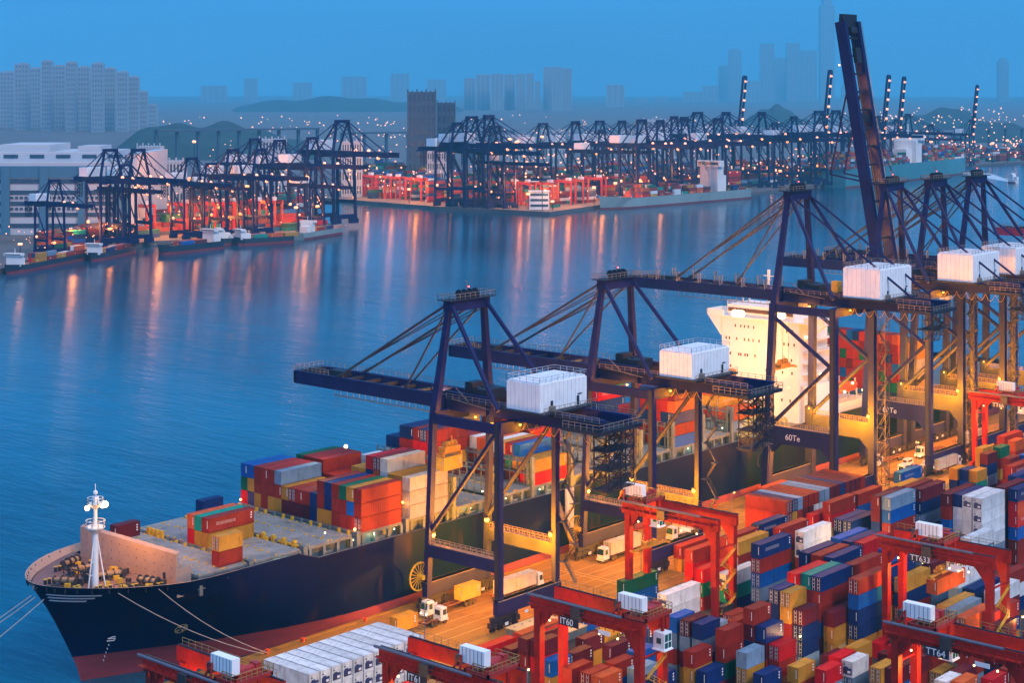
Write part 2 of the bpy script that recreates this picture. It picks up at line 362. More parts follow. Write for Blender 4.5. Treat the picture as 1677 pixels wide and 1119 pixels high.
def cspec(x, y, z, L, c, area, desc, kind=None, rot=0):
    if area == 'ship': kind = rnd.choice(('blank', 'blank', 'plain', 'marked', 'doors'))
    SPECS.append(dict(x=x, y=y, z=z, L=L, c=c, area=area, desc=desc, rot=rot, kind=kind or ('reefer' if c == 'W' else rnd.choice(('plain', 'plain', 'blank', 'marked', 'doors')))))
YARD = [
 (307.7,236.5,4,'GB',2), (297,217,4,'WW',3), (340.7,244.3,4,'MY',2), (330.0,233.3,4,'MR',3), (318.5,222.3,4,'RGM',3), (318.5,216.0,4,'WTN',3),
 (314.7,204.4,4,'NMB',6), (333.6,222.6,4,'YM',4), (335.1,226.6,4,'MM',4), (350.2,227.7,4,'NN',4), (350.8,221.8,4,'MM',4), (351.3,215.8,4,'WW',4),
 (381,226,4,'MR',4), (378.5,229.4,4,'R',3), (394.1,225.5,4,'M',4), (367.8,215.0,4,'NN',4), (367.9,212.4,4,'NN',4), (325.9,199.1,4,'NN',5),
 (325.9,196.0,4,'M',5), (326.3,192.9,4,'N',5), (310.3,192.3,4,'RR',5), (311.6,189.7,4,'TM',5), (311.5,187.1,4,'NMM',5), (324.4,186.6,4,'MN',5),
 (315,180.2,4,'MBNNY',5), (310.1,183.2,4,'PYY',3), (341.2,200.0,4,'B',5), (340.5,196.7,4,'N',5), (341.3,194.0,4,'R',5), (339.8,186.9,4,'B',5),
 (372.3,204.0,4,'SBM',6), (371.9,206.8,4,'PP',6), (385.3,202.5,4,'PNS',6), (397.7,212.3,4,'P',5), (395.4,214.9,4,'Y',5), (436.9,236.0,4,'B',3),
 (385.2,194.8,4,'PMB',6), (386.7,192.2,4,'NWW',6), (386.5,189.6,4,'WWW',6), (386.4,186.8,4,'WWWW',6), (401.0,184.3,4,'NRRB',6), (400.8,187.6,4,'PP',6),
 (438.7,219.6,2,'YN',4), (439.4,216.8,2,'NB',4), (439.7,214.1,2,'YT',4), (462.6,221.9,2,'PNS',4), (468.9,226.4,2,'YY',4), (473.5,223.0,2,'G',4),
 (461.2,214.1,2,'PP',4), (485.3,223.8,2,'O',4), (489.5,229.3,4,'M',4), (297.9,189.0,2,'NN',5), (297.5,186.0,2,'YYM',5), (298.1,183.3,2,'PNN',4),
 (283.3,185.6,2,'MP',5), (283.8,183.0,2,'NP',4), (284.3,180.3,2,'RMY',3), (276.9,187.9,2,'MMGP',4), (276.6,182.8,2,'SYY',3), (284.1,175.8,2,'Y',2),
 (286.3,170.9,2,'R',2), (294.4,172.7,2,'RY',2), (294.1,169.5,2,'WS',2), (301.9,173.1,2,'Y',2), (294.4,163.4,2,'Y',2), (295.7,160.8,2,'P',2),
 (308.0,167.1,2,'R',2), (277.0,193.6,2,'NS',4), (277.0,196.7,2,'PS',4), (277.2,200.0,2,'B',4), (270.0,190.7,2,'MY',3), (270.1,187.8,2,'N',2),
 (285.5,197.5,2,'S',3), (300.1,201.2,2,'M',2), (254.6,220.4,4,'P',3), (254.8,217.2,2,'PR',3), (269.8,217.9,2,'P',2), (276.8,218.2,2,'Y',2),
 (262.4,205.0,2,'PG',3), (261.5,214.0,2,'P',2), (254.8,214.3,2,'B',2), (247,202.6,2,'M',3), (247.2,198.3,2,'M',3), (247.1,195.5,2,'O',3),
 (254.6,198.3,2,'M',3), (262.5,199.0,2,'B',3), (254.9,193.0,2,'S',3), (279.5,212.3,2,'N',2), (288.9,233.1,4,'B',1), (249.0,229.6,4,'R',2),
 (263.5,229.5,4,'M',2), (255.1,225.0,4,'P',2), (341.7,184.0,4,'YN',3), (357.3,185.3,4,'PN',3), (343.4,171.5,4,'WS',4), (345.0,168.7,4,'NM',3),
 (346.1,164.4,4,'W',3), (324.6,160.6,4,'O',3), (327.8,164.7,4,'S',3), (329.8,167.3,4,'Y',3), (302.2,160.6,2,'PM',2), (310.7,160.8,2,'M',2),
 (308.2,157.8,2,'Y',1), (296.0,150.4,2,'W',2), (297.5,147.7,2,'O',2), (302.4,150.4,2,'P',2), (302.8,144.2,2,'R',2), (310.1,143.9,2,'M',2),
 (308.9,152.0,2,'M',3), (318.2,150.6,2,'PN',2), (318.7,147.3,2,'M',2),
]
ORD = ['first', 'second', 'third', 'fourth', 'fifth', 'sixth', 'seventh', 'eighth', 'ninth', 'tenth', 'eleventh', 'twelfth', 'thirteenth', 'fourteenth', 'fifteenth', 'sixteenth', 'seventeenth', 'eighteenth', 'nineteenth', 'twentieth']
def ordn(n):
    if n < 20: return ORD[n]
    t = n + 1
    if t % 10 == 0: return {20: 'twentieth', 30: 'thirtieth', 40: 'fortieth', 50: 'fiftieth', 60: 'sixtieth', 70: 'seventieth'}[t]
    return {2: 'twenty-', 3: 'thirty-', 4: 'forty-', 5: 'fifty-', 6: 'sixty-', 7: 'seventy-'}[t // 10] + ORD[t % 10 - 1]
def lane_of(y):
    return 'by the quay road' if y > 208 else 'in the middle yard block' if y > 180 else 'in the near yard block' if y > 152 else 'in the lower right yard corner'
LOOSE = [(412, 226, 4, 'MP', 2), (426, 214, 4, 'PM', 3), (452, 209, 4, 'MMP', 4), (466, 206.5, 4, 'PRM', 4), (480, 214, 4, 'MN', 3), (482, 219, 4, 'BM', 3), (496, 222, 2, 'OM', 3), (500, 226, 2, 'MM', 3),
                           (428, 197, 4, 'NBM', 5), (442, 200, 4, 'MNP', 4), (428, 189, 4, 'MPN', 4), (358, 186, 4, 'NMB', 4), (372, 183, 4, 'WSB', 4), (354, 176, 4, 'NSM', 3), (358, 168, 4, 'MWN', 3), (332, 158, 4, 'MNY', 3),
                           (344, 190.5, 4, 'MNN', 3), (330, 190, 4, 'PNB', 3), (262, 197, 2, 'PM', 2), (270, 203.5, 2, 'MG', 2), (269, 199.5, 2, 'SP', 1), (290, 207, 2, 'PN', 1), (303, 204, 2, 'MP', 2), (270, 186, 2, 'YM', 2), (276, 178.5, 2, 'NM', 2),
                           (290, 176, 2, 'GM', 1), (296, 176, 2, 'MP', 1), (302, 179, 2, 'PM', 1), (316, 175.5, 2, 'RM', 1), (311, 171, 2, 'PY', 1), (318, 172, 2, 'GM', 2), (322, 168, 2, 'TM', 1), (254, 188, 2, 'NM', 3), (247, 196.6, 2, 'MO', 2),
                           (312, 147.5, 2, 'NP', 1), (322, 150, 2, 'MR', 2), (326, 153, 2, 'PM', 3), (334, 150, 2, 'PN', 2)]
for (x, y, L, cols, h) in LOOSE:
    Ln = 12.8 if L == 4 else 6.35
    if all(min(x + Ln, r[0] + (12.8 if r[2] == 4 else 6.35)) - max(x, r[0]) <= 0.02 or min(y, r[1]) + 2.6 <= max(y, r[1]) for r in YARD): YARD.append((x, y, L, cols[:h], h))
lanes = {}
for r in YARD: lanes.setdefault(lane_of(r[1]), []).append(r)
for lname, lst in lanes.items():
    lst.sort(key=lambda r: (r[0] * 0.661 - r[1] * 0.75) / (r[0] * 0.75 + r[1] * 0.661))
    for si, (x, y, L, cols, h) in enumerate(lst):
        Ln = 12.8 if L == 4 else 6.35
        seq = list(cols) + [rnd.choice('PMNNYMBS') for _ in range(h - len(cols))]
        for k in range(h):
            lvl = 'top of' if k == 0 else ('bottom of' if k == h - 1 else ORD[k] + ' down in')
            kd = 'doors' if (k < len(cols) and (x, y) and abs(x - 298.5) < 1 and abs(y - 183.3) < 1) else None
            cspec(x, y + 1.28, (h - 1 - k) * CH, Ln, seq[k], 'yard', '%s the %s stack from the left %s' % (lvl, ordn(si), lname), kd)
# crosswise rows, ends facing the yard: refrigerated boxes lower left, mixed boxes beyond
for i in range(11):
    x = 205.9 + i * 2.74
    for k in range(4):
        cspec(x + 1.28, 230.8, (3 - k) * CH, 12.8, 'W', 'yard', '%s the %s crosswise white column from the bow end' % ('top of' if k == 0 else ORD[k] + ' down in', ORD[i]), 'reefer', rot=1)
kc = ['MMMM', 'NYMM', 'SMMM', 'MPNM', 'MPSM', 'MWSM', 'SWPM', 'SPMM', 'PPMM', 'PMMM', 'NPSM', 'PPMM', 'PMPM', 'PPPM', 'MPPM']
for i, col in enumerate(kc):
    x = 374.4 + i * 2.7
    for k in range(4):
        c = col[k]
        cspec(x + 1.28, 235.2, (3 - k) * CH, 12.8, c, 'yard', '%s the %s crosswise column by the third crane' % ('top of' if k == 0 else ORD[k] + ' down in', ORD[i]), 'doors' if c != 'W' else 'plain', rot=1)
# yard hatch-cover pontoons set down on the quay
t = empty('hatch_cover', (274.6, 231.6, 0), 'flat yellow-topped ship hatch cover lying on the quay behind the red gantry', 'hatch cover')
mb = MB()
mb.prism([(0, 0), (12.8, 0), (12.8, 12.2), (0, 12.2)], 0.3, 2.1)
for k in range(12): mb.box(-0.12, 0, 0.3 + k, 0.5 + k, 0.3, 2.0)
pl = mb.build('panel', coaming_mat, t)
mb = MB(); mb.box(-0.15, 12.95, -0.15, 12.35, 2.1, 2.3)
for i in range(5):
    for j in range(4): mb.box(1.2 + i * 2.6, 1.5 + i * 2.6, 1.2 + j * 3.2, 1.6 + j * 3.2, 2.3, 2.38, 1)
mb.build('top_plate', [mat('hatch_top_ochre', (0.50, 0.38, 0.20), 0.6, 0, 0.2, 0.3, dirt=0.2), chassis_mat], t)
mb = MB()
for x in (0.5, 11.6):
    for y in (0.5, 11): mb.box(x, x + 0.8, y, y + 0.8, 0, 0.3)
mb.build('foot', coaming_mat, t)
# ------------------------------------------------------------------ the container ship at the berth
SY = 299.0
ship = empty('container_ship', (192, SY, WZ), 'huge navy container ship with dark red underside moored along the crane quay', 'container ship')
OX, OZ = 192.0, WZ
def lerp(a, b, t): return a + (b - a) * max(0.0, min(1.0, t))
def zdeck(x): return 18.6 + 0.7 * max(0, (214 - x) / 22) if x < 246 else lerp(18.6, 16.5, (x - 246) / 4)
def tipx(z): return 192.0 + 11.5 * max(0.0, min(1.0, (18.6 - z) / 21.0)) ** 0.85
def hb(x, z):
    t = max(0.0, min(1.0, (18.6 - z) / 21.0)); x0 = tipx(z); Le = 30 + 46 * t; e = 0.58 + 0.5 * t
    s_ = max(0.0, min(1.0, (x - x0) / Le)); v = 21.9 * math.sin(math.pi / 2 * s_) ** e
    if x > 560: v *= 1 - (0.10 + 0.25 * t) * ((x - 560) / 50) ** 2
    return v
offs = [0, .15, .5, 1, 1.8, 3, 4.5, 6.5, 9, 12, 15, 19, 23, 28, 34, 42, 52, 58, 62, 75, 90, 120, 160, 200, 250, 300, 350, 380, 395, 405]
def hull_part(name, m, levels, ytop=False):
    mb = MB()
    for sgn in (-1, 1):
        base = len(mb.v); nl = len(levels)
        for o in offs:
            for lv in levels:
                x0 = tipx(min(lv, 18.6)); x = min(x0 + o, 608); z = lv if lv < 18 else zdeck(x)
                if lv == 15.0: z = min(15.0, zdeck(x) - 1.5)
                mb.v.append((x - OX, sgn * hb(x, min(z, 18.6)), z - OZ))
        for i in range(len(offs) - 1):
            for j in range(nl - 1):
                a = base + i * nl + j; f = (a, a + nl, a + nl + 1, a + 1)
                mb.f.append(f if sgn < 0 else f[::-1]); mb.m.append(0); mb.c.append(None)
    # transom
    xs = 608 - OX
    for a, b2 in zip(levels, levels[1:]):
        b_ = b2 if b2 < 18 else zdeck(608)
        mb.q([(xs, -hb(608, a), a - OZ), (xs, hb(608, a), a - OZ), (xs, hb(608, b_), b_ - OZ), (xs, -hb(608, b_), b_ - OZ)])
    return mb.build(name, m, ship, smooth=True)
hull_part('underside', hull_red, [-7.5, -3.5, 0, 2.0])
hull_part('hull', hull_navy, [2.0, 5, 8, 11, 13.5, 15.0, 18.6])
# bulwark inside face and top cap
mb = MB()
xs = [tipx(18.6) + o for o in offs if o < 400]
for sgn in (-1, 1):
    for x1, x2 in zip(xs, xs[1:]):
        a = (x1 - OX, sgn * hb(x1, 18.6), zdeck(x1) - OZ + .05); b_ = (x2 - OX, sgn * hb(x2, 18.6), zdeck(x2) - OZ + .05)
        ai = (a[0] + (0.4 if x1 < 193 else 0), sgn * max(0, abs(a[1]) - 0.35), a[2]); bi = (b_[0], sgn * max(0, abs(b_[1]) - 0.35), b_[2])
        mb.q([a, b_, bi, ai]); la = sgn * max(0, min(abs(ai[1]), hb(x1, zdeck(x1) - 1.6) - .25)); lb_ = sgn * max(0, min(abs(bi[1]), hb(x2, zdeck(x2) - 1.6) - .25)); mb.q([ai, bi, (bi[0], lb_, bi[2] - 1.4), (ai[0], la, ai[2] - 1.4)])
        if x1 > 192.5 and x1 < 214: mb.box(a[0], a[0] + 0.18, min(sgn * (abs(ai[1]) - .5), ai[1]), max(sgn * (abs(ai[1]) - .5), ai[1]), a[2] - 1.3, a[2] - .2, 1)
mb.build('bulwark', [cream_steel, crane_dark], ship)
# decks
def deck_poly(x0, x1, dz, m, name):
    xs_ = [x for x in [tipx(18.6) + o for o in offs] + [214, 216, 246] if x0 <= x <= x1] + [x0, x1]; xs_ = sorted(set(xs_)); mb = MB()
    for a, b_ in zip(xs_, xs_[1:]):
        ha, hb_ = max(hb(a, dz) - .3, 0), max(0, hb(b_, dz) - .3)
        mb.q([(a - OX, -ha, dz - OZ), (b_ - OX, -hb_, dz - OZ), (b_ - OX, hb_, dz - OZ), (a - OX, ha, dz - OZ)])
    return mb.build(name, m, ship)
deck_poly(192.2, 215, 17.5, deck_mat, 'foredeck')
deck_poly(214.5, 607, 14.9, coaming_mat, 'main_deck')
# paint marks on the bow
def hull_y(x, z): return -hb(x, min(z, 18.6))
mb = MB()
for k, (xe, zz) in enumerate(((200.6, 17.2), (200.0, 16.45), (199.2, 15.7))):
    n = 10
    for i in range(n):
        xa = tipx(zz) + .5 + (xe - tipx(zz) - .5) * i / n; xb = tipx(zz) + .5 + (xe - tipx(zz) - .5) * (i + 1) / n
        z1, z2 = zz - .17, zz + .17
        mb.q([(xa - OX, hull_y(xa, z1) - .12, z1 - OZ), (xb - OX, hull_y(xb, z1) - .12, z1 - OZ), (xb - OX, hull_y(xb, z2) - .12, z2 - OZ), (xa - OX, hull_y(xa, z2) - .12, z2 - OZ)])
mb.build('bow_stripes', letter, ship)
mb = MB(); cx, cz = 219.6, 6.2                      # bow thruster sign: ring and cross
def hp(a, b_): x = cx + a; z = cz + b_; return (x - OX, hull_y(x, z) - .15, z - OZ)
for k in range(20):
    t0, t1 = k * math.pi / 10, (k + 1) * math.pi / 10
    mb.q([hp(1.15 * math.cos(t0), 1.15 * math.sin(t0)), hp(1.15 * math.cos(t1), 1.15 * math.sin(t1)), hp(.95 * math.cos(t1), .95 * math.sin(t1)), hp(.95 * math.cos(t0), .95 * math.sin(t0))])
for t0 in (math.pi / 4, 3 * math.pi / 4, 5 * math.pi / 4, 7 * math.pi / 4):
    mb.q([hp(0.1 * math.cos(t0), .1 * math.sin(t0)), hp(.9 * math.cos(t0 - .3), .9 * math.sin(t0 - .3)), hp(.9 * math.cos(t0 + .3), .9 * math.sin(t0 + .3))])
mb.build('thruster_sign', mat('faded_yellow_sign', (0.45, 0.38, 0.16), 0.6), ship)
mb = MB(); cx, cz = 206.6, 5.6                      # bulbous bow sign
for a, b_ in (((0, 0), (0.6, 0.35)), ((0, 0), (1.3, 0)), ((1.3, 0), (1.3, -.55)), ((1.3, -.55), (0, -.55)), ((.6, .35), (1.2, .45))):
    p, q_ = hp(*a), hp(*b_); mb.beam(p, q_, .12, .12)
for k in range(5): mb.beam(hp(.6, -1.4 - k * .9), hp(.75, -1.75 - k * .9), .14, .14)
mb.build('draught_marks', letter, ship)
# breakwater behind the foredeck
mb = MB(); yb0, yb1 = -18.3, 15.6
mb.box(214 - OX, 214.35 - OX, yb0, yb1, 17.5 - OZ, 24.0 - OZ)
mb.q([(214 - OX, yb0, 24 - OZ), (214 - OX, yb1, 24 - OZ), (214.9 - OX, yb1, 24.4 - OZ), (214.9 - OX, yb0, 24.4 - OZ)])
mb.prism([(214.3 - OX, yb0), (217.6 - OX, yb0 - .3), (217.6 - OX, yb0), (214.3 - OX, yb0 + .3)], 15 - OZ, 21 - OZ)
for y in [yb0 + .6 + k * 3.1 for k in range(11)]: mb.q([(214.36 - OX, y, 17.5 - OZ), (217.2 - OX, y, 17.5 - OZ), (214.36 - OX, y, 23.5 - OZ)])
for k in range(11):
    for z in (19.0, 20.8, 22.6): mb.box(213.93 - OX, 214.0 - OX, yb0 + 1.4 + k * 3, yb0 + 1.55 + k * 3, z - OZ, z + .18 - OZ, 1)
mb.box(213.93 - OX, 214.0 - OX, yb0 + 3.6, yb0 + 4.3, 17.6 - OZ, 19.6 - OZ, 1)
mb.build('breakwater', [cream_steel, crane_dark], ship)
# foremast
fm = MB(); bx, by, bz = 202.7 - OX, 292.7 - SY, 17.5 - OZ
fm.tube((bx, by, bz), (bx, by, bz + 11.8), .68, 12, r2=.6); fm.tube((bx, by, bz + 11.8), (bx, by, bz + 17.5), .42, 10, r2=.34)
fm.tube((bx, by, bz + 11), (bx, by, bz + 12.2), .6, 12, r2=2.0); fm.tube((bx, by, bz + 12.2), (bx, by, bz + 12.45), 2.0, 12)
fm.tube((bx, by, bz + 16.0), (bx, by, bz + 17.2), .4, 12, r2=1.7)
for k in range(10):
    a0, a1 = k * .6283, (k + 1) * .6283
    for h_, r_, z_ in ((1.2, 2.0, 12.45), (1.1, 1.65, 17.2)):
        p, q_ = Vector((bx + r_ * math.cos(a0), by + r_ * math.sin(a0), bz + z_)), Vector((bx + r_ * math.cos(a1), by + r_ * math.sin(a1), bz + z_))
        fm.rail(p, q_, h_, 2, .1)
for dx, dy in ((-1.9, -.3), (1.3, -1.7), (0.4, 1.9)): fm.beam((bx + dx, by + dy, bz), (bx + dx * .25, by + dy * .25, bz + 9.5), .2)
for z in (2.6, 5.2, 7.6): fm.beam((bx - 1.9 * (1 - z * .075), by - .3, bz + z), (bx, by, bz + z), .12)
fm.box(bx - .5, bx + .5, by - .5, by + .5, bz + 17.2, bz + 18.6); fm.ball((bx, by, bz + 19.4), .5); fm.beam((bx, by, bz + 19), (bx, by, bz + 21.2), .12)
fmast = fm.build('foremast', ship_white, ship)
for dx, dy, dz, r_ in ((-1.9, .1, 16.5, .55), (0.4, -1.9, 16.9, .5), (1.3, -1.5, 17.0, .7)): mb = MB(); mb.ball((bx + dx, by + dy, bz + dz), r_); mb.build('floodlight', lamp_white, fmast)
light(fmast, (bx + 1.9, by - 1.8, bz + 15.6), 6500, (1, .36, .03), .5); light(fmast, (bx + 2.9, by + 1.2, bz + 16), 7000, (1, .34, .02), .5)
# mooring winches, bollards
def winch(x, y, rz):
    mb = MB(); c, s_ = math.cos(rz), math.sin(rz)
    def P_(a, b_, z): return (x + a * c - b_ * s_ - OX, y + a * s_ + b_ * c - SY, 17.5 + z - OZ)
    mb.tube(P_(0, -1.6, 1.1), P_(0, 1.4, 1.1), .62, 12, 1); 
    for t_ in (-1.7, -.2, 1.4): mb.tube(P_(0, t_ - .08, 1.1), P_(0, t_ + .08, 1.1), 1.05, 14)
    mb.tube(P_(0, 1.5, 1.1), P_(0, 3.2, 1.1), .5, 10, 1); mb.tube(P_(0, 3.1, 1.1), P_(0, 3.25, 1.1), .85, 12)
    mb.beam(P_(0, -2.4, .1), P_(0, 3.4, .1), 2.2, .25); mb.beam(P_(.9, -2.9, .8), P_(.9, -1.9, .8), 1.0, 1.3)
    mb.beam(P_(-1.2, -1, 0.45), P_(-1.2, .2, .45), .7, .8, 2)
    return mb.build('mooring_winch', [sheave_mat, mat_rope, yellow_paint], ship)
mat_rope = mat('coiled_rope_tan', (0.20, 0.15, 0.10), 0.8)
for x, y, rz in ((199.5, 297.5, .5), (206.8, 303, 1.4), (208.6, 295, 1.2), (210.6, 284.6, .2), (208.5, 309.5, 1.9), (205.2, 298.6, 2.3)): winch(x, y, rz)
mb = MB()
for x, y in ((196.8, 301.8), (198.0, 293.2), (197.3, 291.9), (200.9, 289.8), (202.4, 288.5), (203.5, 308.2), (208.2, 282.7), (210.6, 282.2), (206.5, 285.4)):
    for d in (0, 1.0):
        mb.tube((x + d - OX, y - SY, 17.5 - OZ), (x + d - OX, y - SY, 18.5 - OZ), .33, 8); mb.tube((x + d - OX, y - SY, 18.5 - OZ), (x + d - OX, y - SY, 18.62 - OZ), .42, 8, 1)
mb.build('bollards', [crane_dark, yellow_paint], ship)
mb = MB(); mb.rail((202.5 - OX, 286 - SY, 17.5 - OZ), (207 - OX, 283.6 - SY, 17.5 - OZ), 1.8, 1.5, .12)
mb.rail((204 - OX, 299 - SY, 17.5 - OZ), (204 - OX, 306 - SY, 17.5 - OZ), 1.5, 1.5, .12)
mb.build('foredeck_railing', sheave_mat, ship)
for k in range(16):
    mb = MB(); a = rnd.uniform(204, 213); b_ = rnd.uniform(283, 312); mb.box(a - OX, a + rnd.uniform(.4, 1.2) - OX, b_ - SY, b_ + rnd.uniform(.4, 1.3) - SY, 17.5 - OZ, 17.9 + rnd.random() * .9 - OZ, k % 2)
    mb.build('deck_fitting', [sheave_mat, yellow_paint], ship)
# hatch coamings, covers, lashing bridges, side passage
BAYS = [218, 232.5, 247.8, 263.7, 279.3, 295, 310.5, 324, 339.5, 354.5, 369.5, 384.3, 399, 413.5, 430]
mb = MB(); cov = MB(); yel = MB()
def hh(x): return min(21.2, hb(x, 18.6) - 1.0)
for bxx in BAYS:
    h1 = min(hh(bxx), hh(bxx + 13)); x0, x1 = bxx - OX, bxx + 13 - OX
    mb.box(x0 + .2, x1 - .2, -h1 + 1.6, h1 - 1.6, 14.9 - OZ, 18.55 - OZ)
    for y in (-h1, h1 - .5):                        # pillars of the side passage with a top beam
        for k in range(4): mb.box(x0 + .3 + k * 4.1, x0 + 1.1 + k * 4.1, y, y + .5, 14.9 - OZ, 18.5 - OZ)
        mb.box(x0, x1, y - .05, y + .55, 18.5 - OZ, 19.0 - OZ); mb.box(x0, x1, y + .1, y + .4, 16.2 - OZ, 16.35 - OZ)
        mb.box(x0 + 4.4, x0 + 8, y + .6, y + 1.4, 14.9 - OZ, 17 - OZ)
    n = 4; wd = 2 * h1 / n
    for k in range(n): cov.box(x0 + .1, x1 - .1, -h1 + k * wd + .06, -h1 + (k + 1) * wd - .06, 18.55 - OZ, 19.15 - OZ)
    for k in range(int(2 * h1 / 2.5) + 1):
        for x in (x0 + .35, x1 - .75, x0 + 6.2, x0 + 6.9):
            if rnd.random() < .75: yel.box(x, x + .3, -h1 + .3 + k * 2.5, -h1 + .75 + k * 2.5, 19.15 - OZ, 19.38 - OZ)
    for k in range(46): 
        a = x0 + rnd.uniform(.4, 12.2); b_ = rnd.uniform(-h1 + .4, h1 - .6); yel.box(a, a + .25, b_, b_ + .25, 19.15 - OZ, 19.25 - OZ)
mb.build('hatch_coaming', coaming_mat, ship); cov.build('hatch_cover', hatch_mat, ship); yel.build('lashing_fitting', yellow_paint, ship)
lb = MB()
for i, bxx in enumerate(BAYS[1:], 1):
    x = bxx - 1.3 - OX; h1 = hh(bxx); tall = 19.3 if i < 5 else 25.2
    if i >= 5:
        for k in range(18):
            y = -h1 + k * (2 * h1 / 17); lb.box(x + .1, x + .35, y - .12, y + .12, 15 - OZ, tall + 1.0 - OZ); 
            if k < 17 and k % 4 == 1: lb.beam((x + .2, y, 16 - OZ), (x + .2, y + 2.4, 21 - OZ), .12)
        for z in (19.3, 22.2, 25.0): lb.box(x - .25, x + .75, -h1, h1, z - OZ, z + .2 - OZ)
        lb.rail((x - .2, -h1, 25.2 - OZ), (x - .2, h1, 25.2 - OZ), 1.1, 2.4, .09); lb.rail((x + .7, -h1, 22.4 - OZ), (x + .7, h1, 22.4 - OZ), 1.1, 2.4, .09)
        for y in (-h1 - .2, -h1 + 1.2): lb.box(x - .1, x + .9, y - .3, y + .3, 15 - OZ, tall + 1.5 - OZ)
    else:
        lb.box(x, x + .8, -h1, h1, 18.2 - OZ, 18.45 - OZ)
        for k in range(14): y = -h1 + k * (2 * h1 / 13); lb.box(x, x + .8, y - .2, y + .2, 15 - OZ, 19.3 - OZ, 1 if k % 3 else 0)
    lb.box(x - .3, x + .9, -h1 - .3, -h1 + 1.3, 15 - OZ, 19.6 - OZ)
lb.build('lashing_bridge', [coaming_mat, yellow_paint], ship)
ym = MB()
for k in range(4):
    ym = MB(); ym.box(247.0 + .1 - OX, 248.0 - OX, -17 + k * 3.5, -16.2 + k * 3.5, 18.2 - OZ, 19.9 - OZ); ym.build('lashing_post', yellow_paint, ship)
    ym = MB(); ym.box(231.6 - OX, 232.3 - OX, 10 + k * 1.6, 10.9 + k * 1.6, 18 - OZ, 20.4 - OZ); ym.build('lashing_post', yellow_paint, ship)
for k in range(3): ym = MB(); ym.beam((247.2 - OX, -19.5 + k * 3, 15 - OZ), (247.2 - OX, -19.5 + k * 3, 19.2 - OZ), .5); ym.beam((247.2 - OX, -20 + k * 3, 19 - OZ), (247.2 - OX, -17.2 + k * 3, 19 - OZ), .4); ym.build('cell_guide', yellow_paint, ship)
dl = MB()
for x in list(range(236, 440, 13)):
    dl.ball((x - OX, -20.1, 17.7 - OZ), .2)
    if x % 2: dl.ball((x + 5 - OX, -hh(x) + 1.4, 20.8 - OZ), .22)
dl.build('deck_lamp', lamp_green, ship)
for x in (240, 268, 300, 330, 362, 395, 425): light(ship, (x - OX, -20.4, 17.9 - OZ), 260, (.75, 1, .6), .3)
light(ship, (303 - OX, -6, 26 - OZ), 1500, (1, .6, .2), .4); light(ship, (360 - OX, -8, 27 - OZ), 1800, (1, .5, .15), .4); light(ship, (405 - OX, -8, 27 - OZ), 3500, (1, .55, .2), .4)
light(ship, (278.3 - OX, 8, 33.5 - OZ), 900, (1, .7, .3), .4)
pl_ = MB(); pl_.beam((294.3 - OX, 17, 19 - OZ), (294.3 - OX, 17, 28.6 - OZ), .25); pl_.build('lamp_pole', ship_white, ship)
b1 = MB(); b1.ball((294.3 - OX, 17, 28.6 - OZ), .5); b1.ball((278.2 - OX, -19.7, 23.2 - OZ), .3, 1); b1.ball((262.9 - OX, -19.7, 19.9 - OZ), .3, 1); b1.ball((262.9 - OX, 20.5, 20.2 - OZ), .3, 1)
b1.build('stay_lamp', [lamp_white, lamp_orange], ship)
light(ship, (278.3 - OX, -19.9, 22.8 - OZ), 250, (1, .4, .1), .3); light(ship, (262.6 - OX, -19.6, 20.0 - OZ), 600, (1, .35, .1), .3); light(ship, (262.6 - OX, 20.6, 20.2 - OZ), 400, (1, .35, .1), .3)
# superstructure
sp = MB(); S0 = 454.5 - OX
sp.box(S0, S0 + 17, 281 - SY, 310 - SY, 15 - OZ, 46.5 - OZ)
sp.box(S0 + 1, S0 + 15, 279 - SY, 312 - SY, 15 - OZ, 27 - OZ)
sp.box(S0 - .6, S0 + 8, 272 - SY, 315.3 - SY, 46.5 - OZ, 46.9 - OZ)
for y0, y1 in ((272, 279), (309, 315.3)):
    sp.box(S0 - .6, S0 - .3, y0 - SY, y1 - SY, 46.9 - OZ, 48.6 - OZ); sp.box(S0 + 7.6, S0 + 7.9, y0 - SY, y1 - SY, 46.9 - OZ, 48.6 - OZ)
    ye = y0 if y0 < 290 else y1; sp.box(S0 - .6, S0 + 8, ye - .15 - SY, ye + .15 - SY, 46.9 - OZ, 48.6 - OZ)
sp.box(S0 + .2, S0 + 14, 283 - SY, 308 - SY, 46.9 - OZ, 50.6 - OZ)
sp.q([(S0 - .4, 315.2 - SY, 46.5 - OZ), (S0 - .4, 310 - SY, 46.5 - OZ), (S0 - .4, 310 - SY, 40.2 - OZ)]); sp.q([(S0 + .1, 315.2 - SY, 46.5 - OZ), (S0 + .1, 310 - SY, 46.5 - OZ), (S0 + .1, 310 - SY, 40.2 - OZ)])
sp.beam((S0 + 2, 272.6 - SY, 46.5 - OZ), (S0 + 2, 281 - SY, 39.5 - OZ), .5)
for z in (30, 33.6, 37.2, 40.8): sp.box(S0 + 2, S0 + 19, 278.6 - SY, 281 - SY, z - OZ, z + .25 - OZ); sp.rail((S0 + 2, 278.7 - SY, z + .25 - OZ), (S0 + 19, 278.7 - SY, z + .25 - OZ), 1.2, 2, .1)
sp.rail((S0 + .3, 283 - SY, 50.6 - OZ), (S0 + .3, 308 - SY, 50.6 - OZ), 1.3, 2, .1)
sp.beam((S0 + 6, SY - SY - 3, 50.6 - OZ), (S0 + 6, -3, 62 - OZ), .8, w2=.4); sp.beam((S0 + 6, -6, 57 - OZ), (S0 + 6, 0, 57 - OZ), .3); sp.beam((S0 + 6, -5, 60 - OZ), (S0 + 6, -1, 60 - OZ), .25)
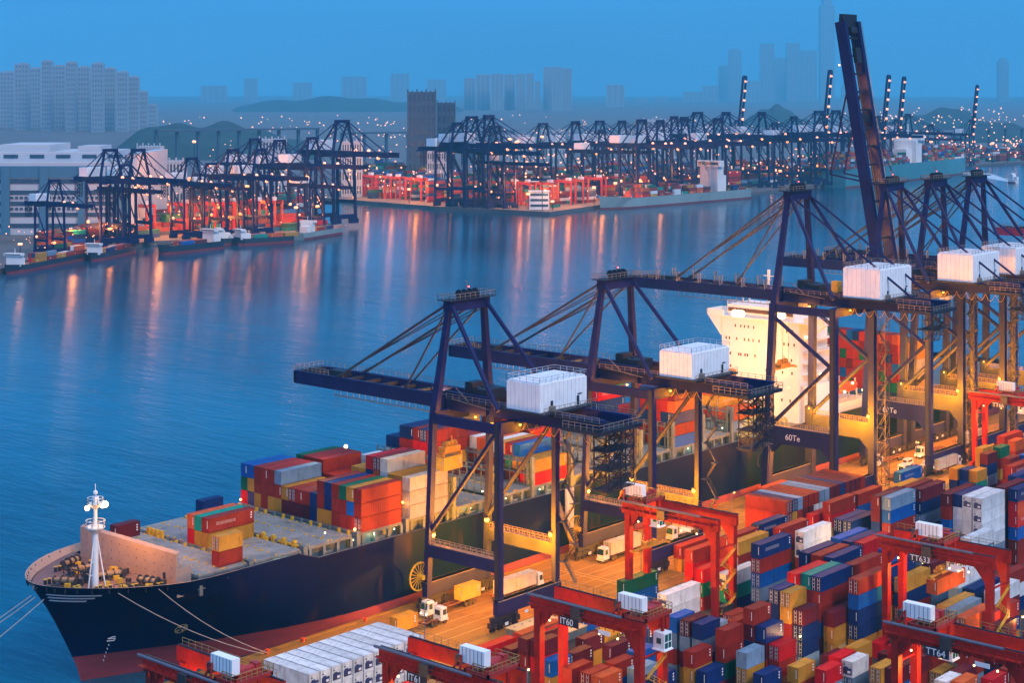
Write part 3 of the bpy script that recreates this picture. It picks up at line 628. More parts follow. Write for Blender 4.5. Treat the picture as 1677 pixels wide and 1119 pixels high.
for y in (-9, -6.5, 3, 5.5): sp.tube((S0 + 4, y, 50.6 - OZ), (S0 + 4, y, 52.6 - OZ), .3, 8); sp.ball((S0 + 4, y, 53 - OZ), .7)
sup = sp.build('superstructure', ship_white, ship)
wmat = mat('ship_window', (0.06, 0.035, 0.02), 0.2)
for z, ys in ((43.4, (283, 285.2, 297.5, 299.5, 301, 302.4, 304.5)), (39.2, (282.5, 284.6, 286.2, 295.5, 297.8, 299.4, 301, 304, 306.8, 308)), (34.3, (283.5, 297, 299.9, 300.8, 302.4, 303.2, 306.4)), (30.2, (283.3, 286.8, 289.6, 292.8, 306.3)), (25.5, (284.5, 288.5, 291)), (21.5, (284, 287, 292, 297))):
    for y in ys: wn = MB(); wn.box(S0 - .06, S0 + .1, y - SY, y + .5 - SY, z - OZ, z + .95 - OZ); wn.build('window', wmat, sup)
wn = MB(); wn.box(S0 + .12, S0 + .3, 283.4 - SY, 307.6 - SY, 48.4 - OZ, 49.6 - OZ)
wn.build('bridge_window', wmat, sup)
an = MB(); an.box(S0 + 20, S0 + 34, 290 - SY, 306 - SY, 15 - OZ, 34 - OZ); an.box(S0 + 22, S0 + 31, 294 - SY, 302 - SY, 34 - OZ, 47 - OZ); an.box(S0 + 19, S0 + 40, 280 - SY, 318 - SY, 15 - OZ, 18.5 - OZ)
for y in (281, 284, 287):
    an.beam((S0 + 22, y - SY, 18 - OZ), (S0 + 22, y + 1 - SY, 26 - OZ), .35); an.beam((S0 + 36, y - SY, 18 - OZ), (S0 + 36, y + 1 - SY, 25 - OZ), .35)
an.box(S0 + 21, S0 + 38, 282 - SY, 286 - SY, 21 - OZ, 21.3 - OZ); an.rail((S0 + 20, 280.5 - SY, 18.6 - OZ), (S0 + 40, 280.5 - SY, 18.6 - OZ), 1.1, 2, .1)
an.build('funnel_casing', ship_white, ship)
lf = MB(); lf.tube((S0 + 23, 281.6 - SY, 22.8 - OZ), (S0 + 34, 281.6 - SY, 22.8 - OZ), 1.6, 10, 0); lf.tube((S0 + 34, 281.6 - SY, 22.8 - OZ), (S0 + 36.5, 281.6 - SY, 23.2 - OZ), 1.6, 10, 0, r2=.4); lf.tube((S0 + 23, 281.6 - SY, 22.8 - OZ), (S0 + 20.8, 281.6 - SY, 23.2 - OZ), 1.6, 10, 0, r2=.4)
lf.box(S0 + 26, S0 + 30, 280.9 - SY, 282.3 - SY, 24.2 - OZ, 25 - OZ)
lf.build('lifeboat', orange_boat, ship)
ws = MB()
for x, z, y in ((458, 42, 280.5), (463, 30, 278.3), (476, 26, 280), (480, 22, 279.6), (486, 24, 280.2), (492, 21, 279.8)): ws.ball((x - OX, y - SY, z - OZ), .45)
ws.build('deck_floodlight', lamp_white, sup)
light(ship, (474 - OX, -21.5, 24 - OZ), 5000, (1, .7, .35), .5); light(ship, (448 - OX, -10, 25 - OZ), 5500, (1, .55, .2), .6); light(ship, (446 - OX, 5, 40 - OZ), 5000, (1, .55, .25), .8)

# mooring lines
def rope(name, p, q, r, label, m=hawser, sag=1.5):
    mb = MB(); p = Vector(p); q = Vector(q); pts = []
    for k in range(9):
        t_ = k / 8; o = p.lerp(q, t_); o.z -= sag * 4 * t_ * (1 - t_); pts.append(o)
    mb.line(pts, r, 5); o = mb.build(name, m); return tag(o, label, 'mooring rope')
rope('mooring_rope', (201.8, 283.6, 18.2), (232, 274.5, .4), .09, 'pale mooring rope from the ship bow fairlead down to the quay, longer lower one')
rope('mooring_rope', (209.3, 280.3, 18.0), (233, 274.3, .4), .09, 'pale mooring rope from the ship side to the quay, shorter steeper upper one')
rope('mooring_rope', (192.4, 300, 16.6), (160, 320, -3.2), .10, 'thick hawser hanging off the ship bow into the water, leftmost of three')
rope('mooring_rope', (192.6, 299, 16.4), (164, 320, -3.2), .10, 'middle hawser of the three leading off the ship bow to the left')
rope('mooring_rope', (193.4, 297, 16.2), (163, 309, -3.2), .10, 'hawser nearest the hull of the three leading off the ship bow')

# ------------------------------------------------------------------ cargo on the ship
def stack(bay, row, cols, L=12.8, x=None, z0=19.2, y=None, desc=None):
    yy = (278.0 + row * 2.5) if y is None else y
    side = 'quay side' if row < 6 else 'middle' if row < 11 else 'sea side'
    x = bay if x is None else x
    for k, c in enumerate(cols):
        kd = None
        cspec(x, yy + 1.24, z0 + k * 3.25, L, c, 'ship', '%s tier at row %s from the quay, %s' % (ORD[k], ordn(row), desc or ('in the %s cargo bay behind the foremast' % ORD[min(BAYS.index(bay), 19)])), 'plain')
b = 232.5
for r_, cs in ((6, 'YM'), (7, 'YT'), (8, 'RO')): stack(b, r_, cs, y=293.5 + (r_ - 6) * 2.52)
stack(218, 1, 'MY', 6.35, x=224.6, y=280.0); stack(218, 15, 'P', 6.35, x=223.0, y=314.0); stack(247.8, 16, 'N', 6.35, x=250, y=318)
b = 263.7
for r_, cs in enumerate(['MMM', 'MBY', 'MMG', 'MMM', 'YNN', 'YMM', 'NN', 'PM', 'PM', 'PM', 'PY', 'YMS', 'YMM', 'MMM', 'YMM', 'NYB', 'RGB']): stack(b, r_, cs)
b = 279.3
for r_, cs in enumerate(['CCC', 'YYY', 'YYY', 'CCWC', 'YYOM', 'YYNR', 'MMY', 'MMY', 'MM', 'MM', 'MM', 'MM', 'MNM', 'MMM', 'MMM', 'NMG']): stack(b, r_, cs)
stack(295, 14, 'NW', 6.35, x=300, y=314.0)
b = 310.5
for r_, cs in ((9, 'PYMM'), (10, 'PRRN'), (11, 'NMRM'), (12, 'MPMN'), (13, 'MMMN'), (14, 'WWN'), (15, 'NWN')): stack(b, r_, cs)
b = 324
for r_, cs in enumerate(['RY', 'RY', 'PYB', 'PTM', 'NPY', 'MMW', 'MMO', 'MYO', 'MMW', 'NMM', 'NMM', 'MTM', 'GMM', 'MMM']): stack(b, r_, cs)
b = 339.5
for r_, cs in ((6, 'MMM'), (7, 'MMM'), (8, 'NTM'), (9, 'MMM'), (10, 'PMNM'), (11, 'MNMP'), (12, 'MMMM')): stack(b, r_, cs)
b = 384.3
for r_, cs in enumerate(['BMNOP', 'NMNMM', 'BPMMP', 'MPNMN', 'PMNMN', 'MPBBM', 'MNM', 'NMM', 'MM', 'MM', 'MN', 'PMNRGT', 'PMNRGM', 'MPMRGM', 'MNMMPM', 'MMNMMM', 'MMNMNM']): stack(b, r_, cs)
b = 413.5
for r_, cs in enumerate(['SO', 'SO', 'SOY', 'SMYOY', 'SMYOY', 'MMYOY', 'MMNOY', 'CMYMY', 'CMMM', 'MMM']): stack(b, r_, cs)
for r_ in range(14):
    stack(430, r_, [rnd.choice('MMNPMGMMB') for _ in range(5)] + [['O', 'M', 'O', 'M', 'N', 'M', 'N', 'B', 'M', 'M', 'G', 'N', 'M', 'M'][r_]], 6.35, x=512.4, z0=17.4, desc='in the stack behind the white superstructure')
for r_, cs in ((0, 'LCCYY'), (1, 'LCCYY'), (2, 'CCYYM'), (3, 'CMYMM'), (4, 'CMYNM')): stack(430, r_, cs, 12.8, x=519.4, z0=17.4, desc='in the rearmost stack at the ship stern')
# ------------------------------------------------------------------ turn the container list into objects
def bb(s):
    L, W = s['L'], 2.44
    return (s['x'], s['x'] + L, s['y'] - 1.22, s['y'] + 1.22) if not s['rot'] else (s['x'] - 1.22, s['x'] + 1.22, s['y'], s['y'] + L)
boxes = [bb(s) for s in SPECS]
def covered(x, y, z):
    for s, b_ in zip(SPECS, boxes):
        if b_[0] < x < b_[1] and b_[2] < y < b_[3] and s['z'] - .1 < z < s['z'] + CH + .1: return True
    return False
for s, b_ in zip(SPECS, boxes):
    cx, cy = (b_[0] + b_[1]) / 2, (b_[2] + b_[3]) / 2; d = cx * FW.x + cy * FW.y; l = cx * RT.x + cy * RT.y
    px = 838.5 + 2758 * l / d; py = 149.6 + 2758 * (CAMZ - s['z'] - CH) / d
    top = not covered(cx, cy, s['z'] + CH + 1.5)
    fr = not covered(b_[0] - 1.6, cy, s['z'] + 1.6)
    sd_ = not (covered(b_[0] + 1.5, b_[2] - 1.5, s['z'] + 1.6) and covered(b_[1] - 1.5, b_[2] - 1.5, s['z'] + 1.6))
    inside = -30 < px < 1710 and py < 1150
    # how far up the line of sight towards the viewer is free
    def blocked(x, y, z):
        for t_ in (2.5, 5, 8, 12, 17, 24, 32):
            k = t_ / d
            if covered(x * (1 - k), y * (1 - k), z + (CAMZ - z) * k): return True
        return False
    pts = [(b_[0] + .3, b_[2] - .2, s['z'] + 2.6), (b_[1] - .4, b_[2] - .2, s['z'] + 2.6), (b_[0] - .2, cy, s['z'] + 2.4), (cx, cy, s['z'] + CH + .2), (b_[0] - .2, cy, s['z'] + .6), (cx, b_[2] - .2, s['z'] + .8)]
    vis = sum(not blocked(*p) for p in pts)
    s['score'] = (s['L'] ** .5 * vis / d) if (inside and (top or fr or sd_)) else 0
order = sorted(range(len(SPECS)), key=lambda i: -SPECS[i]['score'])
CHOSEN = set(i for i in order[:286] if SPECS[i]['score'] > 0)
def sizew(L): return 'long' if L > 10 else 'short'
def make_container(x, y, z, L, c, label, kind='plain', rz=0, group='stacked shipping containers'):
    o = bpy.data.objects.new('shipping_container', CMESH[(L, kind)]); COL.objects.link(o)
    o.location = (x, y, z); o.rotation_euler = (0, 0, rz)
    k = rnd.uniform(.82, 1.12); col = CC[c][1]; o.color = (col[0] * k, col[1] * k, col[2] * k, 1)
    return tag(o, label, 'shipping container', group)
smb = MB(); seen = set()
def fit(words, n=16): return ' '.join(words.split()[:n])
for i, s in enumerate(SPECS):
    if i in CHOSEN:
        lab = '%s %s container%s, %s' % (sizew(s['L']), CC[s['c']][0], ' aboard ship' if s['area'] == 'ship' else '', s['desc'])
        lab = lab.replace('in the first cargo bay behind the foremast', 'in the foremost cargo bay')
        rz = R(90) if s['rot'] else 0
        make_container(s['x'], s['y'], s['z'], s['L'], s['c'], fit(lab), s['kind'], rz, 'containers stacked on the ship' if s['area'] == 'ship' else 'containers stacked in the yard')
    else:
        b_ = boxes[i]; k = rnd.uniform(.8, 1.1); c = tuple(v * k for v in CC[s['c']][1])
        smb.box(b_[0] + .03, b_[1] - .03, b_[2], b_[3], s['z'], s['z'] + CH - .05, 0, c)
tag(smb.build('container_stacks', cont_stuff), 'shipping containers filling the lower and rear tiers of the stacks', 'containers', kind='stuff')
# ------------------------------------------------------------------ quay cranes
seam_mat = mat('sheet_seam', (0.50, 0.53, 0.58), .6)
stair_mat = mat('stair_grating', (0.07, 0.055, 0.05), .6)
def quay_crane(X, label, big=False, boom_up=False, paint=None, trolley=35.0, spreader=None, text=None, lamps=True, lk=1.0):
    paint = paint or crane_blue
    root = empty('quay_crane', (X, 248.5, 0), label, 'quay crane', 'quay cranes along the berth')
    W = 10.9 if big else 9.7; zb = 57.2 if big else 45.7; zt = zb + 3.2; za = 89.5 if big else 70.8
    zp0, zp1 = (16.5, 21.5) if big else (12.6, 15.4); lw = 1.7 if big else 1.5; ld_ = 2.0 if big else 1.25
    ys0, ys1, ya = 21.9, 20.2, 18.8
    tip = 76.5 if big else 73.6; back = -27.5 if big else -25.5
    seaX = lambda z: W + (.5 if not big else 2.0 if z < 10 else .3) * (1 - min(z, zb) / zb)
    seaY = lambda z: ys0 + (ys1 - ys0) * min(z, zb) / zb
    # legs
    for sx in (-1, 1):
        mb = MB(); mb.beam((sx * seaX(3), seaY(3), 3.2), (sx * W, ys1, zb), lw, ld_)
        if big: mb.beam((sx * (W + 1.4), ys0, 3.2), (sx * W, seaY(24), 24), lw * 1.2, ld_ * 1.2)
        mb.build('leg', paint, root)
        mb = MB(); mb.beam((sx * W, 0, 3.2), (sx * W, 0, zb), lw, ld_)
        if sx < 0: mb.beam((sx * W - lw * .55, 0.1, 4), (sx * W - lw * .55, 0.1, zb), .25, 1.1, 1)
        mb.build('leg', [paint, crane_dark], root)
    # sill beams with bogies
    for y in (ys0, 0):
        mb = MB(); z0, z1 = 3.4, 6.6
        mb.box(-W - 1.2, W + 1.2, y - .75, y + .75, z0, z1); mb.box(-W - 1.2, W + 1.2, y - .85, y + .85, z1 - .15, z1, 1)  # cream cap paints the lamplight onto the beam's top face
        sill = mb.build('sill_beam', [paint, cream_steel], root)
        for sx in (-1, 1):
            mb = MB(); xc = sx * (W - 1.5); mb.box(xc - 4.2, xc + 4.2, y - .5, y + .5, 2.3, 3.3)
            for k in (-3, -1, 1, 3):
                mb.box(xc + k * 1.25 - 1.1, xc + k * 1.25 + 1.1, y - .55, y + .55, 1.0, 2.2)
                for j in (-.5, .5): mb.tube((xc + k * 1.25 + j, y - .25, .45), (xc + k * 1.25 + j, y + .25, .45), .42, 8)
            mb.box(xc - sx * 3, xc - sx * 3 + .8, y - .9, y + .9, .8, 2.8)
            mb.build('bogie', crane_dark, sill)
        mb = MB()
        for x in (-W + 1, -W * .2, W * .45, W - 2.2): mb.box(x, x + 1.1, y - .86, y - .80, z0 - 1.2 - (x % 2), z0 - .5 - (x % 2))
        mb.build('warning_plate', letter, sill)
    # portal beams along Y with railings
    for sx in (-1, 1):
        mb = MB()
        mb.beam((sx * seaX(zp0), seaY(zp0), (zp0 + zp1) / 2), (sx * W, 0, (zp0 + zp1) / 2), 1.3, zp1 - zp0)
        if big:
            for ye, dy in ((seaY(zp0), -4), (0, 4)): mb.q([(sx * W - .62, ye, zp0), (sx * W - .62, ye + dy, zp0), (sx * W - .62, ye, zp0 - 4)]); mb.q([(sx * W + .62, ye, zp0), (sx * W + .62, ye + dy, zp0), (sx * W + .62, ye, zp0 - 4)])
        pb = mb.build('portal_beam', paint, root)
        mb = MB()
        for o in (-.6, .6): mb.rail((sx * W + o, 1, zp1), (sx * seaX(zp1) + o, seaY(zp1) - 1, zp1), 1.3, 1.5, .11)
        mb.beam((sx * W, 1, zp1 + .05), (sx * W, seaY(zp1) - 1, zp1 + .05), 1.3, .08)
        mb.build('railing', rail_mat, pb)
        if lamps:
            lamp(pb, (sx * W - .5 * sx, 20.9, zp1 + 1.9), .6); lamp(pb, (sx * W - .5 * sx, .9, zp1 + 1.9), .6)
        if text and sx < 0: text_mesh('lettering', text, 2.4, letter, pb, (-W - 1.0, 15.6, zp0 + 1.5), (R(90), 0, R(-90)))
    # top frame
    mb = MB()
    for y in (0, ys1): mb.box(-W - .4, W + .4, y - .8, y + .8, zb - 2.4, zb + .2)
    for sx in (-1, 1): mb.beam((sx * W, 0, zb - 1.4), (sx * W, ys1, zb - 1.4), .9, 2.2)
    for sx in (-1, 1):                               # raised haunches over the boom hinge
        mb.prism([(sx * 4.6 - .6, 8), (sx * 4.6 + .6, 8), (sx * 4.6 + .6, 20.5), (sx * 4.6 - .6, 20.5)], zb, zb + 4.2)
    mb.build('top_frame', paint, root)
    # diagonals
    for sx in (-1, 1):
        mb = MB(); x = sx * W
        if big:
            mb.tube((x, seaY(zp1) - .8, zp1 + .5), (x, .6, 41), .62, 8); mb.tube((x, ys1 - .4, zb - 4), (x, .6, 40), .62, 8)
        else: mb.tube((x, seaY(zp1) - .6, zp1 + 3.2), (x, .8, zb - 2.2), .55, 8)
        mb.build('diagonal_brace', paint, root)
    # A-frame
    ax = 4.9 if big else 5.7
    for sx in (-1, 1):
        mb = MB(); mb.beam((sx * (W - .4), ys1, zb), (sx * ax, ya, za), 1.5, 1.9, w2=1.2, h2=1.2); mb.build('mast_leg', paint, root)
        mb = MB()
        mb.tube((sx * ax, ya, za), (sx * W, 0.3, zt - .5), .55, 8); mb.build('back_stay', paint, root)
        if big:
            mb = MB(); mb.tube((sx * ax, ya, za - .5), (sx * 5.2, -21.5, zt + 1.2), .34, 8); mb.build('back_stay', paint, root)
    mb = MB(); mb.box(-ax - 1, ax + 1, ya - 1.2, ya + 1.2, za - 2.2, za + .3); mb.box(-ax - 2.2, ax + 2.2, ya - 2.0, ya + 2.0, za + .3, za + .5, 1)
    for k in (-3, -1.2, .6, 2.4): mb.tube((k, ya - .2, za + 1.5), (k + .35, ya - .2, za + 1.5), 1.1, 12, 1)
    mb.box(-3.4, 3.4, ya - .9, ya - .6, za + .5, za + 2, 1)
    top = mb.build('apex_platform', [paint, crane_dark], root)
    mb = MB()
    for y in (ya - 1.9, ya + 1.9): mb.rail((-ax - 2.1, y, za + .5), (ax + 2.1, y, za + .5), 1.3, 1.6, .11)
    for x in (-ax - 2.1, ax + 2.1): mb.rail((x, ya - 1.9, za + .5), (x, ya + 1.9, za + .5), 1.3, 1.6, .11)
    mb.beam((0, ya, za + 2), (0, ya, za + 4.2), .15); mb.beam((0, ya, za + 4.2), (1.4, ya + 2, za + 4.2), .12)
    mb.build('railing', rail_mat, top); lamp(top, (.6, ya, za + 3), .22, lamp_red, 'beacon')
    # fixed girder over the portal and the back reach
    gx = 4.4
    for sx in (-1, 1):
        mb = MB(); mb.box(sx * gx - .6, sx * gx + .6, back, 20.6, zb, zt); mb.build('girder', paint, root)
    mb = MB()
    for y in range(int(back) + 1, 20, 5): mb.box(-gx, gx, y, y + .7, zb + .6, zb + 1.5)
    mb.box(-gx - 3.2, gx + 3.2, back - 1, back + 9, zb + .4, zb + 1.2); mb.box(-gx - 1.8, -gx - .6, back, 20, zt - .6, zt - .45); mb.box(gx + .6, gx + 2, back, 20, zt - .6, zt - .45)
    for k in range(3): mb.tube((-2.2 + 2.2 * k, 14, zt + 1.2), (-.8 + 2.2 * k, 14, zt + 1.2), 1.2, 10)
    mb.box(-3.4, 3, 9.4, 12.6, zt, zt + 2.2); mb.box(-1.5, 2.6, 15.6, 18, zt, zt + 3.0)
    mb.build('girder_deck', crane_dark, root)
    mb = MB()
    for x in (-gx - 1.8, gx + 2): mb.rail((x, back, zt - .45), (x, 19.5, zt - .45), 1.2, 2.0, .1)
    for p, q in (((-gx - 3.2, back - 1), (gx + 3.2, back - 1)), ((-gx - 3.2, back - 1), (-gx - 3.2, back + 9)), ((gx + 3.2, back - 1), (gx + 3.2, back + 9))): mb.rail((*p, zb + 1.2), (*q, zb + 1.2), 1.4, 1.6, .11)
    mb.beam((-gx - 1.8, 12.5, zt - .4), (-gx - 1.8, 16.5, zt + 2.4), .12); mb.beam((-W, 14.5, zt + .6), (-W, 3, zt - .5), .1)
    mb.build('railing', rail_mat, root)
    # machinery house
    hx0, hx1 = (-9.6, 8.6) if big else (-9.0, 7.2); hy0, hy1 = (-13.9, -2.2) if big else (-11.2, -1.6); hz0, hz1 = zt + .4, zt + (9.0 if big else 6.9)
    mb = MB(); c = .5
    mb.prism([(hx0, hy0), (hx1, hy0), (hx1, hy1), (hx0, hy1)], hz0, hz1 - .35); 
    mb.prism([(hx0 + .25, hy0 + .25), (hx1 - .25, hy0 + .25), (hx1 - .25, hy1 - .25), (hx0 + .25, hy1 - .25)], hz1 - .35, hz1)
    house = mb.build('machinery_house', white_paint, root)
    mb = MB()
    for a, b_ in (((hx0, hy0), (hx1, hy0)), ((hx1, hy0), (hx1, hy1)), ((hx0, hy1), (hx1, hy1)), ((hx0, hy0), (hx0, hy1))): mb.rail((*a, hz1), (*b_, hz1), 1.1, 1.9, .09)
    mb.build('railing', bar_mat if not big else rail_mat, house)
    mb = MB()
    for k in (.22, .78): x = hx0 + (hx1 - hx0) * k; mb = MB(); mb.box(x, x + .9, hy0 - .06, hy0 + .05, hz0 + .1, hz0 + 2.2); mb.build('door', white_door, house)
    mb = MB()
    mb.box(hx0 + 3, hx0 + 4.2, hy0 - 1, hy0 - .1, hz0, hz0 + 1.2, 1); mb.build('vent_unit', [white_door, rail_mat], house); mb = MB(); mb.box(hx0 + (hx1 - hx0) * .8, hx0 + (hx1 - hx0) * .8 + 1.4, hy0 - .08, hy0 + .04, hz0 + 2.4, hz0 + 2.7)
    mb.build('vent_unit', [white_door, rail_mat], house)
    mb = MB()
    for k in range(1, 8): y = hy0 + (hy1 - hy0) * k / 8; mb.box(hx0 - .03, hx0 + .02, y - .04, y + .04, hz0, hz1 - .4)
    for k in range(1, 12): x = hx0 + (hx1 - hx0) * k / 12; mb.box(x - .04, x + .04, hy0 - .03, hy0 + .02, hz0, hz1 - .4); mb.box(x - .05, x + .05, hy0 + .3, hy1 - .3, hz1, hz1 + .05)
    mb.build('panel_seams', seam_mat, house)
    mb = MB(); mb.box(hx0 - .8, hx1 + 1.2, hy0 - 1.8, hy1 + .6, hz0 - .45, hz0 - .05); mb.rail((hx0 - .6, hy0 - 1.7, hz0), (hx1 + 1, hy0 - 1.7, hz0), 1.2, 1.7, .09, 1)
    mb.build('house_platform', [crane_dark, rail_mat], root)
    # hanging festoon, stairs and lattice under the back reach
    mb = MB(); xs = W - 2.2 if not big else W - 2
    if not big:
        mb.truss((3.5, back + 5.5, zb - 14), (3.5, back + 5.5, zb), 4.2, 6, .28); mb.truss((8.2, back + 4.5, zb - 12), (8.2, back + 4.5, zb), 3.0, 5, .24)
        for z in (zb - 13.5, zb - 9, zb - 5): mb.box(0, 10, back + 3, back + 7.6, z, z + .15); mb.rail((0, back + 3, z), (10, back + 3, z), 1.2, 1.7, .12)
        for k in range(5): mb.beam((1 + (k % 2) * 6, back + 4, zb - 14 + 2.8 * k), (7 - (k % 2) * 6, back + 4, zb - 11.2 + 2.8 * k), .5, .15)
    else:
        mb.box(-1, 10, back + 2, back + 7, zb - 5, zb - 4.8); mb.rail((-1, back + 2, zb - 4.8), (10, back + 2, zb - 4.8), 1.2, 1.8, .12)
        mb.truss((3, back + 4.5, zb - 8), (3, back + 4.5, zb), 3.4, 3, .2); mb.truss((7.5, back + 4.5, zb - 7), (7.5, back + 4.5, zb), 2.4, 3, .2)
    mb.build('service_lattice', crane_dark, root)
    mb = MB()                                         # zig-zag stairs on the far landside leg
    zc = 6.6; k = 0
    while zc < zb - 4:
        z2 = zc + 4.6; y0, y1 = (-1.4, -4.6) if k % 2 else (-4.6, -1.4)
        mb.beam((W + 1.6, y0, zc), (W + 1.6, y1, z2), .8, .14); mb.rail((W + 2.0, y0, zc), (W + 2.0, y1, z2), 1.1, 1.6, .08); mb.box(W, W + 2.2, y1 - .7, y1 + .7, z2 - .08, z2)
        zc = z2; k += 1
    if big: mb.truss((W + 1.2, -3, 3.5), (W + 1.2, -3, zb - 3), 2.6, 12, .14)
    mb.build('stair_tower', stair_mat, root)
    mb = MB()
    for j in range(7): 
        pts = [(-gx + 1.2, 1 - j * 3.2 - k * .4, zb - .3 - 2.1 * math.sin(math.pi * k / 8)) for k in range(9)]; mb.line(pts, .08, 4)
    mb.build('festoon_cable', yellow_paint, root)
    # boom
    if not boom_up: H0, bd = Vector((0, 21.2, zb)), Vector((0, 1, 0)); up = Vector((0, 0, 1))
    else:
        a = R(80); H0, bd, up = Vector((0, 22.0, zb + 2)), Vector((0, math.cos(a), math.sin(a))), Vector((0, -math.sin(a), math.cos(a)))
    BL = tip - 21.2 if not boom_up else 84
    def bp_(x, t_, z): o = H0 + bd * t_ + up * z; return (x, o.y, o.z)
    for sx in (-1, 1):
        mb = MB()
        if not boom_up: mb.beam(bp_(sx * gx, 0, 1.6), bp_(sx * gx, BL, 1.6), 1.0, 3.2)
        else:
            i = len(mb.v); mb.beam(bp_(sx * gx, 0, 1.6), bp_(sx * gx, BL, 1.6), 1.6, 3.6)
        mb.build('boom_girder', paint, root)
    mb = MB()
    for k in range(int(BL / 6) + 1): mb.beam(bp_(-gx, k * 6 + .5, 2.2), bp_(gx, k * 6 + .5, 2.2), .7, .7)
    mb.beam(bp_(-gx - .5, BL, 1.6), bp_(gx + .5, BL, 1.6), .8, 3.0)
    for sx in (-1, 1): mb.beam(bp_(sx * (gx - .9), 0, .5), bp_(sx * (gx - .9), BL, .5), .35, .35)
    mb.beam(bp_(gx + 1.2, 0, 2.9), bp_(gx + 1.2, BL, 2.9), 1.1, .12); mb.beam(bp_(0, BL - 14, 3.2), bp_(0, BL - 9, 3.2), 3, 1.4); mb.beam(bp_(0, BL - 4, 3.2), bp_(0, BL - 2, 3.2), 4, 1)
    if boom_up:
        mb.beam(bp_(-gx, BL - 1, 1.6), bp_(gx, BL - 1, 1.6), 1.5, 7); mb.beam(bp_(-gx - .6, 52, 1.6), bp_(gx + .6, 52, 1.6), 1.6, 2.6)
    mb.build('boom_ties', [crane_dark], root)
    mb = MB()
    if not boom_up:
        mb.rail(bp_(gx + 1.7, 0, 3), bp_(gx + 1.7, BL, 3), 1.2, 2.2, .1); mb.rail(bp_(-gx, BL - 12, 3.2), bp_(-gx, BL, 3.2), 1.3, 1.5, .12)
        mb.rail(bp_(-gx - .4, BL, 3.2), bp_(gx + .4, BL, 3.2), 1.3, 1.5, .12)
        mb.beam(bp_(-gx, 1, -1.4), bp_(-gx, 38, -1.4), .8, .12)
        for k in range(18): mb.beam(bp_(-gx - .3, 1 + k * 2.15, -1.4), bp_(-gx - .3, 1 + k * 2.15, .2), .1, .1)
        if big:
            for k in range(6):
                for sx in (-1, 1): mb.beam(bp_(sx * gx - .4, 6 + k * 8, 3), bp_(sx * gx - .8, 6 + k * 8, 6), .3); mb.beam(bp_(sx * gx + .4, 6 + k * 8, 3), bp_(sx * gx + .8, 6 + k * 8, 6), .3)
    else:
        for k in range(28): mb.beam(bp_(-gx + 1.4, 2 + k * 2.9, 2.6), bp_(-gx + 2.6, 2 + k * 2.9, 2.6), .12)
        mb.beam(bp_(-gx + 1.4, 0, 2.6), bp_(-gx + 1.4, BL, 2.6), .15); mb.beam(bp_(gx, 0, 4.2), bp_(gx, BL, 4.2), .12)
    mb.build('walkway', rail_mat, root)
    # fore stays
    A = Vector((0, ya, za - .6))
    for sx in (-1, 1):
        mb = MB()
        if not boom_up:
            for zz, t_, r_ in ((0, BL - 15.5, .32), (-1.4, BL - 15.0, .14), (-2.2, BL - 14.5, .14), (-1.0, BL - 36 + 3 * sx, .24)):
                mb.tube((sx * ax, A.y + .8, A.z + zz), bp_(sx * gx, t_, 3.1), r_, 6)
        else:
            m_ = Vector(bp_(sx * gx, 40, -3)); mb.tube((sx * ax, A.y, A.z), (m_.x, m_.y + 7, m_.z - 6), .3, 6); mb.tube((m_.x, m_.y + 7, m_.z - 6), bp_(sx * gx, 66, 2), .3, 6)
            for e in (.4, .8): mb.tube((sx * (ax - e * 2), A.y, A.z), bp_(sx * (gx - e), 52, 2), .1, 5)
        mb.build('fore_stay', rope_mat if not boom_up else paint, root)
    # trolley, cab, head block
    ty = trolley
    mb = MB(); mb.box(-3.6, 3.6, ty - 3, ty + 3, zb - .5, zb + .3); mb.box(-3.4, -3, ty - 3, ty + 3, zb + .3, zb + 1.2); mb.box(3, 3.4, ty - 3, ty + 3, zb + .3, zb + 1.2)
    tr = mb.build('trolley', crane_dark, root)
    mb = MB(); mb.box(1.4, 3.6, ty - 6.4, ty - 3.2, zb - 3.8, zb - .9); mb.build('operator_cab', white_paint if big else rtg_grey, tr)
    if spreader:
        zs, loaded = spreader
        mb = MB()
        for x in (-1.6, 1.6):
            for y in (-1, 1): mb.tube((x, ty + y, zs + 2.2), (x * 1.4, ty + y, zb), .05, 4)
        mb.build('hoist_rope', rope_mat, tr)
        mb = MB(); mb.box(-2.6, 2.6, ty - 1.2, ty + 1.2, zs + 1.2, zs + 2.0)
        for x in (-1.9, -.7, .5, 1.7): mb.tube((x, ty, zs + 2.5), (x + .3, ty, zs + 2.5), .75, 10)
        L2 = 3.15 if loaded < 10 else 6.3
        mb.box(-L2, L2, ty - .5, ty + .5, zs + .35, zs + .8); mb.box(-2.6, 2.6, ty - 1.1, ty + 1.1, zs + .7, zs + 1.3)
        for x in (-L2, L2 - .3): mb.box(x, x + .3, ty - 1.2, ty + 1.2, zs, zs + .6)
        mb.beam((0.8, ty, zs + 2), (0.8, ty, zs + 4.2), .2)
        mb.build('spreader', mat('spreader_yellow', (0.55, 0.26, 0.02), .5, dirt=.3) if 'spreader_yellow' not in MATS else MATS['spreader_yellow'], tr)
    # cable reel at the near waterside leg
    mb = MB(); rc = Vector((-W - 1.6, ys0 + 1.2, 7.8 if not big else 10.5)); rr = 3.2 if not big else 2.6; n = 18
    for k in range(n):
        a0, a1 = 2 * math.pi * k / n, 2 * math.pi * (k + 1) / n
        p0 = rc + Vector((math.cos(a0) * rr, 0, math.sin(a0) * rr)); p1 = rc + Vector((math.cos(a1) * rr, 0, math.sin(a1) * rr))
        mb.beam(p0, p1, .3); mb.beam(rc, p0, .12)
    mb.tube(rc + Vector((0, -1.4, 0)), rc + Vector((0, .3, 0)), .6, 10)
    mb.build('cable_reel', yellow_paint if not big else crane_dark, root)
